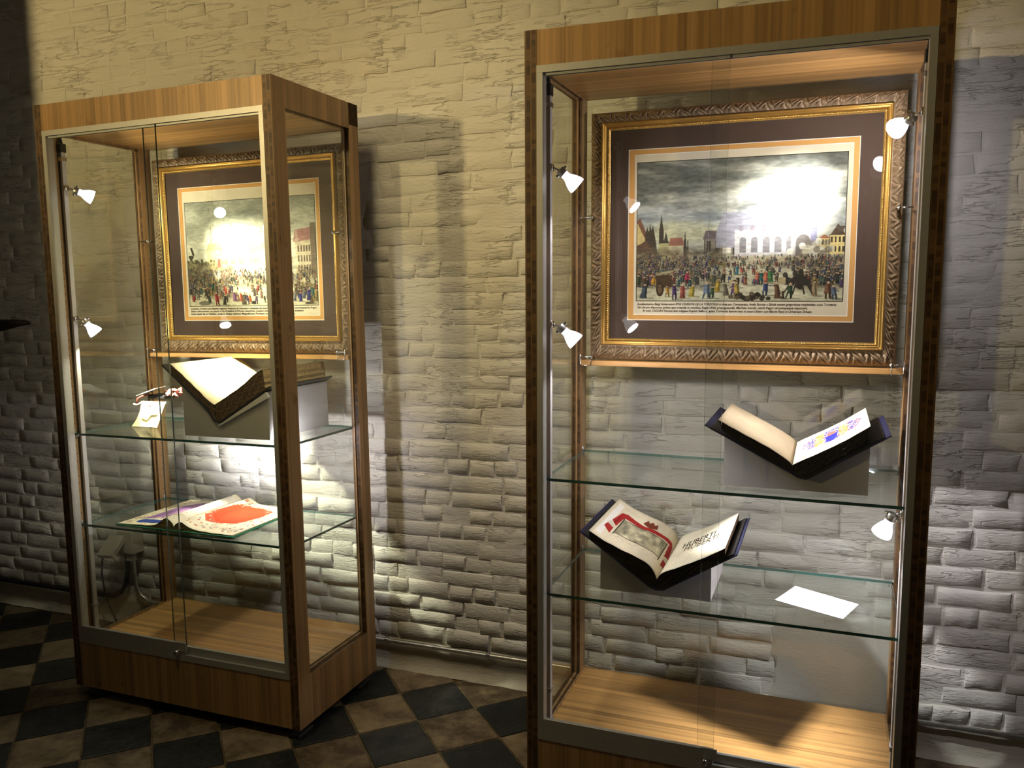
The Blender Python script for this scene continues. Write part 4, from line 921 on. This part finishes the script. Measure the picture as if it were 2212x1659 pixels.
# clear block with a sealed charter on it and a parchment tag leaning in front
r = thing('acrylic_block', CASE_L @ T(.185, .31, .948), 'clear acrylic display block on the upper shelf of the left case', 'display block')
MB().box(-.072, .068, -.055, .055, .0004, .100, bev=.0015).build('block', m_acr, r)
r = thing('parchment_tag', CASE_L @ T(.197, .21, .948), 'pale handwritten parchment tag leaning against the clear block', 'parchment')
def tg(u, v): return (-.062 + .118 * u + .022 * v + .004 * math.sin(v * 3), .0 + .038 * v + .006 * math.sin(v * 4 + u * 2), .0015 + .094 * v)
p = page_lines(60, 60, (236, 220, 168), 91, (.35, .8), 7, .5); colour_sheet('sheet', p, lambda u, v: tg(u, 1 - v), m_page, r)
MB().grid(lambda u, v: (tg(u, v)[0], tg(u, v)[1] + .0012, tg(u, v)[2]), 8, 8).build('back', m_parch, r, True)
MB().tube([(-.040, -.004, .088), (-.020, -.008, .086), (.0, -.002, .094)], .0040, 8).tube([(.0, -.002, .094), (.02, .0, .086), (.034, .002, .083)], .0035, 8).build('ribbon_knot', m_parch, r, True)
r = thing('wax_seal', CASE_L @ T(.200, .31, 1.0485), 'crumpled pink wax seal and ribbon on top of the clear block', 'wax seal')
rnd = random.Random(12); mb = MB()
for k in range(26):
    x, y, z = .052 + rnd.gauss(0, .017), rnd.gauss(0, .018), .008 + rnd.random() * .020
    a = rnd.uniform(0, 6.28); l = rnd.uniform(.010, .020)
    mb.tube([(x - l * math.cos(a), y - l * math.sin(a), z), (x, y, z + .008), (x + l * math.cos(a), y + l * math.sin(a), z - .002)], [.0015, .0055, .0015], 6)
mb.build('seal', m_wax, r, True)
MB().box(-.050, .034, -.03, .03, .0004, .014, bev=.003).build('cushion', m_blackp, r)
MB().tube([(-.070, -.0605, -.020), (-.067, -.0605, .002), (-.060, -.050, .0085), (-.044, -.03, .016)], .0045, 8).build('ribbon', m_wax, r, True)
mb = MB(); mb.add([(-.085, -.050, .010), (.012, -.050, .040), (.014, .0, .044), (-.083, .0, .014), (-.085, -.050, .013), (.012, -.050, .043), (.014, .0, .047), (-.083, .0, .017)], [(0, 1, 2, 3), (4, 5, 6, 7), (0, 1, 5, 4), (1, 2, 6, 5), (2, 3, 7, 6), (3, 0, 4, 7)]); mb.build('slip', m_white, r)

# ------------------------------------------------------------------ fittings on the wall
r = thing('junction_box', T(-.302, WY - .008, .345), 'cream junction box with a tilted flap on the wall behind the left case', 'junction box')
MB().box(-.048, .042, -.062, .004, .0, .105, bev=.004).build('housing', m_boxp, r)
mb = MB(); f0 = [(-.082, -.070, .082), (.008, -.070, .088), (-.010, -.128, .012), (-.100, -.128, .006)]; f1 = [(x, y + .012, z - .016) for x, y, z in f0]
mb.add(f0 + f1, [(0, 1, 2, 3), (4, 5, 6, 7), (0, 1, 5, 4), (1, 2, 6, 5), (2, 3, 7, 6), (3, 0, 4, 7)]).build('flap', m_boxp, r)
MB().box(-.012, .018, -.05, -.02, -.035, .0).build('cable_gland', m_greyp, r)
MB().tube([(-.07, -.10, .028), (-.098, -.10, -.02), (-.108, -.10, -.085), (-.098, -.10, -.17), (-.072, -.10, -.24), (-.04, -.10, -.30), (-.03, -.10, -.336)], .0042, 8).build('mains_cable', m_blackp, r, True)
pts = [(-.300, WY - .030, .345), (-.300, WY - .030, .24), (-.292, WY - .030, .185), (-.268, WY - .030, .145), (-.225, WY - .030, .122), (-.16, WY - .030, .115), (.2, WY - .028, .1155), (1.0, WY - .028, .114), (2.4, WY - .028, .116), (3.4, WY - .028, .117)]
c = thing('conduit_pipe', T(-.3, WY - .03, .115), 'galvanised conduit pipe running low along the wall between the cases', 'pipe')
MB().tube([(x + .3, y - WY + .03, z - .115) for x, y, z in pts], .0085, 12).build('tube', m_steel, c, True)
for x in (.99, 1.425):
    MB().tube([(x + .3 - .008, .002, 0), (x + .3 + .008, .002, 0)], .0108, 12).box(x + .3 - .006, x + .3 + .006, -.002, .016, .008, .013).tube([(x + .3, .002, -.016), (x + .3, .002, .022)], .003, 8).build('pipe_clamp', m_chrome, c)
c = thing('wiring_conduit', T(-.39, WY - .02, .115), 'dark cable bending down and left below the junction box', 'cable')
MB().tube([(x + .39, y - WY + .02, z - .115) for x, y, z in [(-.335, WY - .03, .343), (-.34, WY - .03, .25), (-.355, WY - .03, .19), (-.385, WY - .03, .15), (-.43, WY - .03, .128), (-.5, WY - .03, .121), (-1.6, WY - .03, .12)]], .011, 10).build('tube', m_blackp, c, True)
# dark carved rail end poking in at the left edge
r = thing('carved_rail', T(-1.30, .45, 0.0), 'dark wooden rail end jutting in at the left edge of the picture', 'wooden rail')
q = [(0.0, .0, 1.345), (.30, .0, 1.350), (.455, .0, 1.3635), (.52, .0, 1.369), (.57, .0, 1.374), (.61, .0, 1.375), (.635, .0, 1.373), (.644, .0, 1.371)]
MB().tube(q, [.035, .034, .027, .021, .015, .012, .008, .003], 12).build('arm', m_darkwood, r, True)
MB().box(-.03, .03, -.03, .03, .0, 1.37, bev=.004).box(-.14, .14, -.12, .12, .0, .04, bev=.004).build('post', m_darkwood, r)
